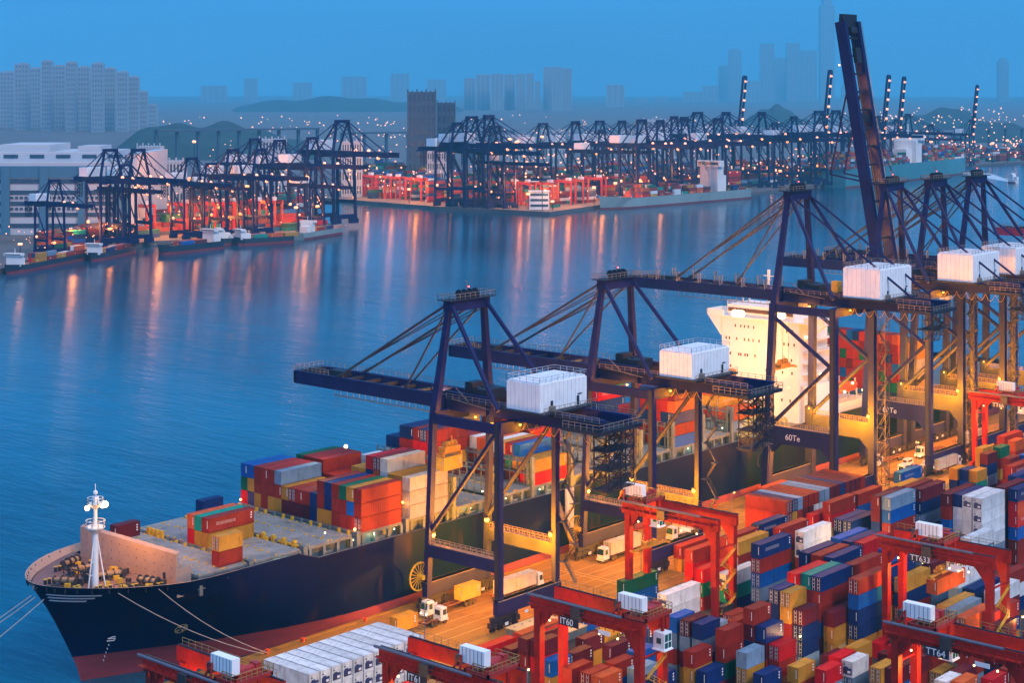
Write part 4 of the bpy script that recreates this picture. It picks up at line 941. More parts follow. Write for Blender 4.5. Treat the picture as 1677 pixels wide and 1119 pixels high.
    if lamps:
        for p in ((-gx, 12, zb - .8), (-gx, -1.5, zb - .8)): lamp(root, p, .3)
        light(root, (-gx - 1.6, 12, zb - 1.6), 2600, r=.3); light(root, (-gx + 1, -2.5, zb - 2), 2600, r=.3)
        for p in ((-3.2, 20, zb - 1.2), (3.2, 30, zb + 1.5)): light(root, p, 900, (1, .5, .15), .3)
        light(root, (W - 2.4, 19.0, zp1 + .8), 7000 * lk, r=.5); light(root, (W - 2.4, 2.2, zp1 + .8), 17000 * lk, r=.5)
        light(root, (-W + 1.5, 17.4, zp1 + 2.2), 5500 * lk, r=.5); light(root, (0, 9, zp1 - 1), 70000 * lk, r=.6); light(root, (W - 4.5, 10, zp1 + 3.5), 16000 * lk, r=.5); light(root, (-7, 9, 12.5), 20000 * lk, r=.6)  # mid-portal lights have no fixture, added to brighten apron and far beam
        lamp(root, (0, 11, zb - 2.9), .4)
    return root
c1 = quay_crane(287.3, 'smaller navy quay crane nearest the ship bow, lifting a yellow container off the deck', trolley=24.4, spreader=(33.9, 6.35))
c2 = quay_crane(344.0, 'second smaller navy quay crane, with white machinery house beside the ship cargo', trolley=44)
lamp(c2, (2.5, 42, 43.5), .4); light(c2, (1.5, 43, 42.5), 3500, (1, .4, .06), .4)
c3 = quay_crane(431.5, 'tall navy quay crane with two blazing floodlights before the white ship bridge', big=True, text='60Te', lk=1.15, trolley=24, spreader=(36, 12.8))
for p in ((-.5, 39.5, 51.5), (-.5, 25.0, 52.2)):
    mb = MB()
    for k in (-1, 0, 1): mb.ball((p[0], p[1] + k * 1.2, p[2]), 1.15)
    mb.build('floodlight', lamp_white, c3); light(c3, (p[0] - 1.5, p[1], p[2] - 1.4), 60000, (1, .42, .10), .8)
mb = MB(); mb.box(-3.4, -1, 3.2, 5.4, 61, 64.2); mb.build('electrical_cabinet', yellow_paint, c3)
c4 = quay_crane(488.5, 'navy quay crane with its boom raised nearly upright, lit orange inside', big=True, boom_up=True, text='60Te', trolley=6, lk=.9)
for t_ in (3, 13, 23, 33, 43, 56, 64):
    a = R(80); o = Vector((0, 22, 59.2)) + Vector((0, math.cos(a), math.sin(a))) * t_ + Vector((0, -math.sin(a), math.cos(a))) * 1.2
    light(c4, (-1.6, o.y, o.z), 2600 if t_ < 45 else 1500, (1, .33, .03), .3)
mb = MB(); mb.ball((-3.0, 28.6, 92.5), .5); mb.ball((5.8, 37, 115), .35); mb.ball((-3.6, 36, 128), .3); mb.build('boom_lamp', lamp_orange, c4)
c5 = quay_crane(518.5, 'navy quay crane just beyond the raised boom, its boom lowered over the ship stern', big=True, trolley=30, lk=.5)
c6 = quay_crane(548.5, 'farthest big navy quay crane at the right edge, white house cut by the frame', big=True, trolley=30, lk=.5)
c7 = quay_crane(690.0, 'distant crimson quay crane whose boom tip enters at the right edge', big=True, paint=mat('crane_crimson', (0.33, 0.01, 0.05), .45), trolley=30, lamps=False)

# ------------------------------------------------------------------ yard gantry cranes on tyres
def yard_gantry(X, y0, y1, label, number, ht=0.12, spreader=None, ty=None, lampw=1800):
    root = empty('yard_gantry_crane', (X, y0, 0), label, 'gantry crane', 'red yard gantry cranes'); S = y1 - y0; Hh = 24.4; g = 3.5
    ty = S * ht if ty is None else ty
    for sx in (-1, 1):
        mb = MB(); mb.box(sx * g - .5, sx * g + .5, -1.2, S + 1.8, Hh - 2.9, Hh - .35)
        for ye, s_ in ((0, 1), (S, -1)): mb.q([(sx * g - .5, ye + s_ * .7, Hh - 2.9), (sx * g - .5, ye + s_ * 3.2, Hh - 2.9), (sx * g - .5, ye + s_ * .7, Hh - 6)]); mb.q([(sx * g + .5, ye + s_ * .7, Hh - 2.9), (sx * g + .5, ye + s_ * 3.2, Hh - 2.9), (sx * g + .5, ye + s_ * .7, Hh - 6)])
        mb.box(sx * g - .2, sx * g + .2, -1.2, S + 1.8, Hh - .35, Hh - .15, 1)
        gd = mb.build('girder', [rtg_red, crane_dark], root)
        for y in (0, S):
            l1 = MB(); l1.beam((sx * g, y, 2.0), (sx * g, y, Hh - 2.9), 1.35, 1.25, w2=1.5, h2=1.5); l1.build('leg', rtg_red, root)
        if sx < 0:
            mb = MB(); mb.tube((-g - 1.5, 3, Hh + .1), (-g - 1.5, S + 1.8, Hh + .1), .28, 8); mb.box(-g - 1.8, -g - .5, 0, S + 1.5, Hh - 1.7, Hh - 1.6, 1)
            for k in range(12): y = .6 + k * S / 12; mb.beam((-g - 1.7, y, Hh - 2.8), (-g - 1.7, y, Hh - .2), .14, .14, 1)
            mb.beam((-g - 1.7, 0, Hh - .9), (-g - 1.7, S, Hh - .9), .14, .14, 1); mb.beam((-g - .6, 0, Hh - 2.7), (-g - 1.7, 0, Hh - 1.6), .12, .12, 1)
            mb.box(-g - 2.0, -g - .6, S * .52, S * .52 + 2.1, Hh - 2.3, Hh - .3, 2)
            mb.build('walkway', [rtg_grey, rtg_red, sheave_mat], gd)
            mb = MB(); mb.box(-g - 1.95, -g - 1.85, S * .22, S * .22 + 2.7, Hh - 3.7, Hh - 2.9); mb.build('number_plate', letter, gd)
            if number: mb = MB(); mb.box(-g - 1.86, -g - 1.8, S * .72 - 4.4, S * .72 + .3, Hh - 3.9, Hh - 2.2); bk = mb.build('name_board', crane_dark, gd); text_mesh('lettering', number, 1.7, letter, bk, (-g - 1.9, S * .72, Hh - 3.65), (R(90), 0, R(-90)))
            for k in (.18, .36, .62, .86): mb = MB(); y = S * k; mb.beam((-g - .9, y, Hh - 3), (-g - .9, y, Hh - 3.8), .12, .12, 1); mb.ball((-g - .9, y, Hh - 4.1), .2); mb.build('work_lamp', [lamp_white, crane_dark], gd)
        else:
            mb = MB(); mb.rail((g + .5, 1, Hh - .3), (g + .5, S + 1.5, Hh - .3), 1.2, 1.7, .08); mb.build('railing', mat('rail_yellow_worn', (.35, .22, .06)) if 'rail_yellow_worn' not in MATS else MATS['rail_yellow_worn'], gd)
    for ye in (0, S):
        mb = MB(); mb.box(-g - 2.6, g + 2.6, ye - .45, ye + .45, 1.3, 2.3)
        mb.tube((-g, ye, Hh - 7.2), (g, ye, Hh - 7.2), .22, 8)
        if ye == 0: mb.box(-2.6, 1.8, -1.5, -.1, 2.3, 4.6, 1); mb.beam((-g, 0, 12), (g, 0, 2.8), .3, .3); [(mb.beam((-g + .6 + (k % 2) * 5, -1.1, 3 + k * 2.7), (g - .8 - (k % 2) * 5, -1.1, 5.7 + k * 2.7), .5, .1, 2), mb.rail((-g + .6 + (k % 2) * 5, -1.4, 3 + k * 2.7), (g - .8 - (k % 2) * 5, -1.4, 5.7 + k * 2.7), 1, 1.6, .07, 2)) for k in range(5)]
        mb.build('sill_beam', [rtg_red, sheave_mat, yellow_paint], root)
        mb = MB()
        for x in (-g - 1.6, -g + 1.2, g - 1.2, g + 1.6):
            mb.tube((x, ye - .45, .75), (x, ye + .45, .75), .75, 14)
        mb.build('tyres', black_rubber, root)
    # trolley
    t = MB(); z = Hh
    t.box(-g - .4, g + .4, ty - 2.4, ty - 2.0, z - .1, z + .6); t.box(-g - .4, g + .4, ty + 2.6, ty + 3.0, z - .1, z + .6); t.box(-g - .4, -g, ty - 2.4, ty + 3, z - .1, z + .5); t.box(g, g + .4, ty - 2.4, ty + 3, z - .1, z + .5)
    t.tube((-2.2, ty + .3, z + 1.1), (1.8, ty + .3, z + 1.1), .65, 12); t.tube((-1, ty + 1.9, z + 1.0), (1, ty + 1.9, z + 1.0), .5, 10); t.box(1.8, 2.9, ty - .6, ty + 1, z + .4, z + 1.9); t.box(-2.8, 2.8, ty - 1.6, ty + 2.4, z + .1, z + .3)
    t.beam((-g - .6, ty + 5.2, z - .1), (-g - .6, ty + 3.4, z + 2.6), .3); t.beam((-g - .6, ty + 3.6, z - .1), (-g - .6, ty + 3.4, z + 2.6), .3)
    for k in range(9): t.box(-2.6 + rnd.random() * 4.6, -2.2 + rnd.random() * 5, ty - 1.8 + rnd.random() * 3, ty - 1 + rnd.random() * 3, z + .3, z + .8 + rnd.random() * .9)
    tr = t.build('trolley', mat('trolley_red', (.34, .02, .018), .5, dirt=.5) if 'trolley_red' not in MATS else MATS['trolley_red'], root)
    mb = MB(); 
    for (a, b_) in (((-g - .4, ty - 2.4), (g + .4, ty - 2.4)), ((g + .4, ty - 2.4), (g + .4, ty + 3)), ((-g - .4, ty - 2.4), (-g - .4, ty + 1))): mb.rail((*a, z + .5), (*b_, z + .5), 1.3, 1.1, .09)
    mb.build('railing', MATS['rail_yellow_worn'], tr)
    mb = MB(); mb.box(-g - .3, -g + 1.3, ty - 1.4, ty + 4.0, z + 1.4, z + 4.0)
    hs = mb.build('electrical_house', white_paint, tr)
    mb = MB()
    for k in range(6): mb.box(-g - .34, -g - .28, ty - .9 + k * .85, ty - .84 + k * .85, z + 1.5, z + 3.9)
    mb.box(-g - .3, -g + 1.3, ty + 4.2, ty + 5.0, z + .6, z + 2.3)
    mb.build('panel_seam', sheave_mat, hs)
    mb = MB(); cz = Hh - 5.6; cy = ty - 2.6
    mb.box(-.4, 1.9, cy - 1.2, cy + 1.2, cz, cz + 3.0); mb.box(-.6, 2.1, cy - 1.4, cy + 1.4, cz - .25, cz)
    cb = mb.build('operator_cab', white_paint, tr)
    mb = MB(); mb.box(-.2, .7, cy - 1.24, cy - 1.19, cz + 1.4, cz + 2.7); mb.box(.9, 1.7, cy - 1.24, cy - 1.19, cz + 1.4, cz + 2.7); mb.box(-.2, .7, cy - 1.24, cy - 1.19, cz + .2, cz + 1.2); mb.box(.9, 1.7, cy - 1.24, cy - 1.19, cz + .2, cz + 1.2); mb.box(-.44, -.39, cy - .5, cy + .5, cz + 1.0, cz + 2.0)
    mb.build('window', glass_green, cb)
    mb = MB(); mb.beam((.7, cy, cz + 3), (.7, cy, z), .5); mb.build('cab_hanger', rtg_red, cb)
    if spreader:
        sy, sz, loaded = spreader
        mb = MB()
        for x in (-1.5, 1.5):
            for d in (-.8, .8): mb.tube((x, sy + d, sz + 1), (x, sy + d, Hh), .05, 4)
        mb.build('hoist_rope', rope_mat, tr)
        mb = MB(); L2 = 6.3; mb.box(-L2, L2, sy - .35, sy + .35, sz + .2, sz + .55); mb.box(-2.4, 2.4, sy - 1, sy + 1, sz + .4, sz + 1)
        for x in (-L2, L2 - .3): mb.box(x, x + .3, sy - 1.2, sy + 1.2, sz, sz + .45)
        for x in (-1.8, -.6, .6, 1.6): mb.tube((x, sy - .6, sz + 1.2), (x + .3, sy + .6, sz + 1.2), .5, 8)
        mb.build('spreader', MATS['spreader_yellow'], tr)
    # lights under the girders
    for y, x in ((S * .86, g - 1.6), (S * .14, g - 1.6), (S * .86, -g + 1.8)): light(root, (x, y, Hh - 8.5), lampw, (1, .5, .07), .25)
    return root
g1 = yard_gantry(245.2, 182.6, 206.2, 'red gantry crane with operator cab, nearest the centre bottom, in front of the hatch cover', 'IT60', ty=.6)
g2 = yard_gantry(314.0, 213.6, 237.6, 'red gantry crane beside the green and white containers at the quay road', None, ty=21.5, spreader=(20.5, 13.5, 0))
g3 = yard_gantry(326.4, 154.4, 178.0, 'red gantry crane holding a glowing orange container at the right', 'TT633', ty=12.6, spreader=(12.2, 17.7, 1))
g4 = yard_gantry(274.6, 123.5, 147.4, 'red gantry crane at the lower right corner with trolley at its left end', 'TT64', ty=18.5)
g5 = yard_gantry(205.2, 182.4, 206.0, 'red gantry crane at the bottom centre, cut by the frame', 'IT61', ty=2.6)
g6 = yard_gantry(175.8, 208.4, 232.6, 'red gantry crane at the lower left in front of the ship underside', None, ty=4.2)
g7 = yard_gantry(500.0, 218.0, 242.5, 'small distant red gantry crane at the right edge below the blue cranes', 'TT66', ty=13)
light(None, (327, 165.2, 20.6), 5200, (1, .55, .08), .2, 'lifted_box_fill_light')  # fill light added to brighten the hanging container, no lamp on the spreader
make_container(321.4, 166.6, 14.3, 12.8, 'O', 'orange lit container hanging under the right red gantry crane, high above the stacks', 'plain', 0, 'containers being lifted')
make_container(284.1, 272.9, 30.5, 6.35, 'L', 'short bright yellow container hanging from the nearest blue crane over the ship', 'plain', 0, 'containers being lifted')
light(None, (286, 270.9, 38.3), 3200, (1, .6, .1), .3, 'lifted_box_fill_light')  # added fill for the yellow box and spreader, without a fixture
# ------------------------------------------------------------------ trucks on the quay
def truck(x, y, direction, label, load=None, L=12.8, trailer=True, lights=False, small=False):
    rz = 0 if direction > 0 else math.pi
    root = empty('container_truck', (x, y, 0), label, 'truck', 'trucks on the quay', rz)   # local +x is forward, origin under the cab
    mb = MB(); zt = 3.7 if not small else 3.0
    mb.prism([(-1.1, -1.2), (.95, -1.2), (1.15, -.9), (1.15, .9), (.95, 1.2), (-1.1, 1.2)], .9, 2.0); mb.prism([(-1.1, -1.15), (.7, -1.15), (.85, -.85), (.85, .85), (.7, 1.15), (-1.1, 1.15)], 2.0, zt)
    mb.box(-1.0, .3, -.9, .9, zt, zt + .18); mb.box(1.1, 1.25, -1.15, 1.15, .6, 1.1)
    cab = mb.build('cab', truck_white, root)
    mb = MB(); mb.q([(1.16, -.95, 2.05), (1.16, .95, 2.05), (.88, .86, zt - .25), (.88, -.86, zt - .25)]); 
    for s_ in (-1, 1): mb.box(-.5, .55, s_ * 1.16 - .03, s_ * 1.16 + .03, 2.1, zt - .4)
    mb.box(-1.13, -1.08, -.8, .8, 2.1, zt - .5)
    mb.build('window', glass_dark, cab)
    mb = MB()
    for s_ in (-1, 1): mb.ball((1.24, s_ * .85, 1.15), .2)
    mb.build('headlight', lamp_white if lights else bar_mat, cab)
    mb = MB(); back = -3.2 if not trailer else -1.6 - L - 1.2
    mb.box(-3.6, 1.0, -.5, .5, .75, 1.05)
    if trailer:
        for s_ in (-.8, .8): mb.box(back, -1.8, s_ - .14, s_ + .14, 1.25, 1.6)
        for k in range(6): mb.box(back + k * (-1.8 - back) / 6, back + k * (-1.8 - back) / 6 + .25, -1.15, 1.15, 1.2, 1.5)
    ch = mb.build('chassis', chassis_mat, root)
    mb = MB(); ax_ = [.3, -2.6, -3.7] + ([back + 1.2, back + 2.5, back + 3.8] if trailer else [])
    for a in ax_:
        for s_ in (-1, 1): mb.tube((a, s_ * .75, .52), (a, s_ * 1.15, .52), .52, 12)
    mb.build('wheels', black_rubber, ch)
    if lights:
        light(root, (3.2, 0, 1.2), 220, (1, .8, .5), .2)
    if load:
        xs = -1.7 - L if L > 10 or load[1] == 'front' else back + .3
        if load[1] == 'front': xs = -1.7 - L
        # container origin is its low-x end in world coordinates
        wx = x + (xs if direction > 0 else -(xs + L)); 
        make_container(wx, y, 1.6, L, load[0], load[2], 'doors' if L > 10 else 'plain', 0, 'containers on trucks')
    return root
TW = 'container on a truck'
truck(273.4, 266.6, -1, 'white truck with bright headlights facing the bow, hauling a yellow box', None, 12.8, lights=True)
make_container(283.6, 266.6, 1.6, 6.35, 'L', 'short bright yellow container on the truck trailer behind the headlights', 'plain', 0, 'containers on trucks')
truck(272.6, 261.6, 1, 'white truck seen from behind beside the truck with headlights', None, 12.8)
make_container(257.6, 261.6, 1.6, 6.35, 'Y', 'short dull yellow container on a trailer next to the white refrigerated boxes', 'plain', 0, 'containers on trucks')
truck(307.3, 262.8, 1, 'white truck facing away under the nearest crane, with a long white box', ('C', 'front', 'long cream container on the truck under the nearest blue crane'))
truck(335.0, 264.6, -1, 'white truck facing the bow between the first two cranes, pulling a long white box', ('C', 'front', 'long cream container on the truck behind the red gantry leg'))
truck(363.0, 263.5, -1, 'white truck facing the bow seen under the middle red gantry', ('C', 'front', 'cream container on the truck beyond the middle red gantry'))
truck(409.0, 267.5, -1, 'small white yard tractor before a lone maroon container near the third crane', None, 12.8, small=True)
make_container(412.5, 267.5, 1.6, 12.8, 'O', 'long orange-brown container behind the small tractor by the ship hull', 'plain', 0, 'containers on trucks')
truck(498.0, 262.5, -1, 'white truck with an empty flat trailer beyond the third crane', None, 12.8, lights=True)
truck(478.0, 266.5, -1, 'white truck partly hidden by the third crane stairs, empty trailer behind', None, 12.8)
truck(494.0, 247.5, 1, 'white truck with a cream box by the yellow crane leg at the right', ('C', 'front', 'long cream container beside the small vans at the right'))
truck(471.0, 254.0, 1, 'white truck facing away near the blue containers at the upper right', None, 6.35)
truck(520.0, 259.0, -1, 'white truck farthest along the quay road', ('C', 'front', 'cream container on the farthest truck'))
def van(x, y, label, pickup=False, rz=0):
    root = empty('van' if not pickup else 'pickup', (x, y, 0), label, 'van' if not pickup else 'pickup', 'small vehicles on the quay', rz)
    mb = MB(); mb.prism([(-2.4, -.95), (2.2, -.95), (2.45, -.6), (2.45, .6), (2.2, .95), (-2.4, .95)], .45, 1.25)
    if pickup: mb.prism([(-.4, -.85), (1.3, -.75), (1.3, .75), (-.4, .85)], 1.25, 2.1)
    else: mb.prism([(-2.3, -.88), (1.2, -.85), (1.5, -.7), (1.5, .7), (1.2, .85), (-2.3, .88)], 1.25, 2.35)
    b_ = mb.build('body', truck_white, root)
    mb = MB(); a = -.2 if pickup else -1.8
    for s_ in (-1, 1): mb.box(a, 1.0, s_ * .88 - .03, s_ * .88 + .03, 1.4, 2.0)
    mb.box(1.3 if pickup else 1.46, 1.36 if pickup else 1.52, -.6, .6, 1.4, 2.0); mb.build('window', glass_dark, b_)
    mb = MB()
    for x_ in (-1.5, 1.5):
        for s_ in (-1, 1): mb.tube((x_, s_ * .7, .36), (x_, s_ * .98, .36), .36, 10)
    mb.build('wheels', black_rubber, b_)
van(484.5, 249.8, 'white minivan on the quay road beside the blue container pair', rz=.2)
van(486.5, 254.5, 'small pickup next to the white minivan on the quay road', True, rz=.1)
van(485.0, 260.0, 'white car between the empty truck and the crane leg', rz=math.pi)
van(585.0, 262.0, 'white van far along the quay at the right edge', rz=math.pi)
van(441.0, 251.5, 'white pickup near the landside foot of the third crane', True, rz=math.pi)
# stevedores on the apron
def person(x, y, shirt, label, rz=0):
    root = empty('person', (x, y, 0), label, 'person', 'dock workers on foot', rz)
    sk = {0: (0, 0, .95), 1: (0, 0, 1.25), 2: (0, 0, 1.5), 3: (.02, 0, 1.68), 4: (0, .2, 1.42), 5: (0, .28, 1.15), 6: (.08, .30, .92), 7: (0, -.2, 1.42), 8: (0, -.28, 1.15), 9: (.1, -.3, .95), 10: (.02, .1, .88), 11: (.06, .12, .5), 12: (0, .13, .06), 13: (.12, .14, .04), 14: (-.02, -.1, .88), 15: (-.06, -.12, .5), 16: (-.14, -.13, .06), 17: (-.02, -.14, .04)}
    ed = [(0, 1), (1, 2), (2, 3), (2, 4), (4, 5), (5, 6), (2, 7), (7, 8), (8, 9), (0, 10), (10, 11), (11, 12), (12, 13), (0, 14), (14, 15), (15, 16), (16, 17)]
    ra = [.16, .15, .12, .11, .075, .055, .045, .075, .055, .045, .11, .08, .055, .05, .11, .08, .055, .05]
    k = 1.15
    me = bpy.data.meshes.new('body'); me.from_pydata([(a * k, b_ * k, c * k * 1.1) for a, b_, c in sk.values()], ed, []); me.materials.append(mat('clothes_%s' % shirt[0], shirt[1], .8) if 'clothes_%s' % shirt[0] not in MATS else MATS['clothes_%s' % shirt[0]])
    o = bpy.data.objects.new('body', me); COL.objects.link(o); o.parent = root
    sm = o.modifiers.new('skin', 'SKIN'); o.modifiers.new('sub', 'SUBSURF').levels = 1
    for i, r_ in enumerate(ra): me.skin_vertices[0].data[i].radius = (r_ * k, r_ * k)
    me.skin_vertices[0].data[0].use_root = True
    h = MB(); h.ball((.02, 0, 1.98), .16); h.build('helmet', yellow_paint, root)
person(284.6, 272.5, ('grey', (.25, .27, .3)), 'dock worker in grey clothes standing beside the yellow container trailer', 1)
person(338.5, 272.0, ('orange', (.5, .14, .02)), 'dock worker in an orange vest at the foot of the gangway', 2)
person(436.0, 262.5, ('white', (.5, .5, .5)), 'dock worker in pale clothes near the third crane', .5)
# gangway and cargo on the quay edge
gw = MB(); gw.beam((336, 275.0, 1), (330.5, 276.2, 14.5), 1.0, .2); gw.rail((336, 274.5, 1), (330.5, 275.7, 14.5), 1.1, 1.5, .1); gw.rail((336, 275.6, 1), (330.5, 276.6, 14.5), 1.1, 1.5, .1); gw.beam((336.3, 274.9, 0.2), (336.3, 274.9, 2.4), 2.0, 2.0)
for k in range(9): gw.beam((336 - k * .6, 274.5, 1 + k * 1.5), (336 - k * .6, 275.6, 1 + k * 1.5), .1)
tag(gw.build('gangway', rail_mat), 'steel gangway stairs from the quay up the ship side beyond the first crane', 'gangway')
sc_ = MB(); sc_.box(334.0, 334.4, 275.4, 276.2, 6.5, 16.8); sc_.box(334.0, 337.4, 276.1, 276.3, 6.5, 16.8)
tag(sc_.build('side_screen', ship_white), 'tall white panel against the ship side behind the gangway', 'panel')
for i, (x, y) in enumerate(((243.5, 275.0), (262, 275.0), (300, 275.0), (355, 275.0), (400, 275.0), (233.5, 275.0))):
    b_ = MB(); b_.tube((0, 0, 0), (0, 0, .7), .35, 10); b_.tube((0, 0, .7), (0, 0, .9), .55, 10)
    o = b_.build('mooring_bollard', orange_boat, loc=(x, y, 0)); tag(o, 'orange mooring bollard on the quay edge, %s from the bow' % ORD[[5, 0, 1, 2, 3, 4].index(i)], 'bollard', 'bollards along the quay edge')
# lamp standards of the apron and yard (their sodium light)
for i, (x, y) in enumerate(((250, 244.5), (318, 239.8), (372, 250.5), (462, 244.5), (240.5, 208.8), (280.5, 209.5), (291.5, 180.6), (365, 209.3), (333, 152.4), (420, 182))):
    z = 13 if y > 230 else 9.5
    root = empty('lamp_post', (x, y, 0), 'lamp post %s' % ['on the apron above the lower-left white boxes', 'beside the quay road near the middle gantry', 'at the end of the crosswise stacks', 'near the distant small gantry', 'by the nearest gantry with the cab', 'between maroon boxes right of the nearest gantry', 'between the lower central stacks', 'in the lane behind the navy containers', 'in the lane of the right gantries', 'beside the tall white refrigerated stack'][i], 'lamp post', 'lamp posts in the yard')
    mb = MB(); mb.tube((0, 0, 0), (0, 0, z), .14, 8, r2=.08); mb.beam((0, 0, z), (.9, 0, z + .25), .1); mb.build('pole', rtg_grey, root)
    lamp(root, (1.0, 0, z + .1), .26, lamp_orange if y > 230 else lamp_white, 'lamp_head'); light(root, (1.0, -.1, z - .5), 9000 if y > 230 else 2400, (1, .5, .12), .3)
# ------------------------------------------------------------------ far terminals
def far_crane_mesh(big, up):
    fr = MB(); W = 10; zb = 48; za = 72; zt = 51.5; b_ = (0.012, 0.035, 0.12)
    for sx in (-1, 1):
        fr.beam((sx * W, 20, 0), (sx * (W - .5), 18.5, zb), 1.7); fr.beam((sx * W, 0, 0), (sx * W, 0, zb), 1.7); fr.beam((sx * W, 0, 15), (sx * W, 20, 15), 1.4, 2.4)
        fr.beam((sx * W, 20, 16), (sx * W, 0, zb), 1.0); fr.beam((sx * W, 18.5, zb), (sx * 5, 17, za), 1.5); fr.beam((sx * 5, 17, za), (sx * W, 0, zb), 1.0); fr.beam((sx * 4.2, -26, zb + 1.5), (sx * 4.2, 20, zb + 1.5), 1.2, 3.4)
        fr.beam((sx * 5, 17, za), (sx * 4.5, -22, zt), .5)
        if up:
            fr.beam((sx * 4.2, 20, zb + 1.5), (sx * 4.2, 31, zb + 80), 2.0, 3.0)
        else:
            fr.beam((sx * 4.2, 20, zb + 1.5), (sx * 4.2, 72, zb + 1.5), 1.1, 3.4); fr.beam((sx * 5, 17, za), (sx * 4.2, 58, zt), .6); fr.beam((sx * 5, 17, za), (sx * 4.2, 37, zt), .45)
    for y in (0, 20): fr.beam((-W, y, 5), (W, y, 5), 1.6, 3); fr.beam((-W, y, zb), (W, y, zb), 1.6, 2.6); fr.box(-W - 2, -W + 6, y - 1, y + 1, 0, 3.4); fr.box(W - 6, W + 2, y - 1, y + 1, 0, 3.4)
    fr.box(-6, 6, 15.5, 18.5, za - 1, za + 1.2); fr.box(-7, 8, -26, -16, zb - .6, zb + .4); fr.truss((4, -20, zb - 12), (4, -20, zb), 4, 4, .4)
    for y in range(-20, 70 if not up else 20, 8): fr.beam((-4.2, y, zb + 2), (4.2, y, zb + 2), .8)
    if up: fr.beam((-4.2, 31, zb + 79), (4.2, 31, zb + 79), 2, 5); fr.beam((-4.2, 26, zb + 34), (4.2, 26, zb + 34), 1.5)
    fo = fr.build('frame', crane_blue); fm_ = fo.data; bpy.data.objects.remove(fo)
    h = MB(); h.box(-8, 8, -13, -2, zt + .3, zt + 7); ho = h.build('machinery_house', white_paint); hm = ho.data; bpy.data.objects.remove(ho)
    return fm_, hm
_l = MB(); _l.ball((0, 0, 0), 2.1, n=7, k=5); _lo = _l.build('boom_lamp', far_warm); BLM = _lo.data; bpy.data.objects.remove(_lo)
FCM = {u: far_crane_mesh(False, u) for u in (False, True)}
def far_crane(px, d, py_apex, label, up=False, rz=0, group='distant quay cranes across the channel', hs=1.0):
    d = max(d, quay_d(px) + 25); x, y = at(px, d); s_ = max(.5, hgt(py_apex, d) / 73.0)
    root = empty('distant_quay_crane', (x, y, 0), label, 'quay crane', group, R(180) + rz); root.scale = (s_ * hs, s_ * hs, s_)
    for nm, me in zip(('frame', 'machinery_house'), FCM[up]):
        o = bpy.data.objects.new(nm, me); COL.objects.link(o); o.parent = root
    for p in [(-4, 8, 46.8), (-10.5, 18, 18), (9, 1, 18)] + ([] if up else [(4, 60, 47.5), (-4.8, 26, 51.6), (-4.8, 40, 51.6)]): o = bpy.data.objects.new('crane_lamp', BLM); COL.objects.link(o); o.parent = root; o.location = p; o.scale = (.62, .62, .62)
    if up:
        for k in range(7): o = bpy.data.objects.new('boom_lamp', BLM); COL.objects.link(o); o.parent = root; o.location = (-4.4, 21 + 1.5 * k, 50 + 12 * k)
left = [(72, 1090, 293, 'at the far left before the warehouse front'), (190, 1150, 268, 'before the right end of the big warehouse'), (160, 1290, 243, 'behind the warehouse roof, left one of two'), (205, 1270, 243, 'behind the warehouse roof, right one of two'), (296, 1165, 257, 'over the small dark barge'),
        (330, 1230, 266, 'between the barges and the orange stacks'), (358, 1370, 243, 'behind the second barge, paler'), (405, 1330, 243, 'left of the lit orange stacks'), (396, 1560, 226, 'far back in the left terminal'), (438, 1530, 228, 'farther back, middle of the left row'), (486, 1500, 224, 'rearmost right in the left terminal'), (500, 1180, 268, 'at the quay tip over the feeder ship'),
        (535, 1430, 196, 'tall one just left of the dark slab tower')]
for i, (px, d, pa, lb) in enumerate(left):
    far_crane(px, d, pa, 'quay crane of the left terminal, ' + lb, rz=R(rnd.uniform(-8, 8)), group='quay cranes of the left terminal')
mid = [(726, 1235, 200), (748, 1290, 190), (772, 1340, 188), (790, 1400, 205), (812, 1600, 232), (870, 1960, 201), (920, 1980, 198), (963, 1900, 212), (963, 2050, 197), (995, 1990, 197), (1026, 1840, 195), (1054, 1800, 196), (1078, 1990, 190), (1093, 1730, 191), (1122, 2100, 183), (1152, 1900, 193), (1165, 2120, 183), (1222, 2110, 183), (1275, 1700, 190), (1318, 2160, 181), (1346, 2120, 180), (1384, 2150, 184), (1415, 2080, 189), (1466, 2050, 186), (1510, 2180, 203), (1250, 2300, 200)]
words = ['first', 'second', 'third', 'fourth', 'fifth', 'sixth', 'seventh', 'eighth', 'ninth', 'tenth', 'eleventh', 'twelfth', 'thirteenth', 'fourteenth', 'fifteenth', 'sixteenth', 'seventeenth', 'eighteenth', 'nineteenth', 'twentieth', 'twenty-first', 'twenty-second', 'twenty-third', 'twenty-fourth', 'twenty-fifth', 'twenty-sixth']
for i, (px, d, pa) in enumerate(sorted(mid)):
    where = 'in the dark cluster at the channel corner' if px < 815 else 'behind the orange container stacks' if px < 1010 else 'above the moored white-bridge ship' if px < 1180 else 'beyond the raised boom and green ship'
    far_crane(px, d, pa, '%s hazy blue crane from the left, %s' % (words[i], where), rz=R(rnd.uniform(-10, 10)))
for px, d, pa, lb in ((1193, 2350, 196, 'leftmost of the lit raised booms on the horizon'), (1330, 2300, 192, 'lit raised boom just left of the big raised boom'), (1427, 2350, 195, 'left one of the two lit raised booms right of the big boom'), (1453, 2400, 195, 'right one of the two lit raised booms right of the big boom'), (1577, 2250, 196, 'rightmost lit raised boom above the water channel')):
    far_crane(px, d, pa, lb + ', far crane', True, hs=.8)
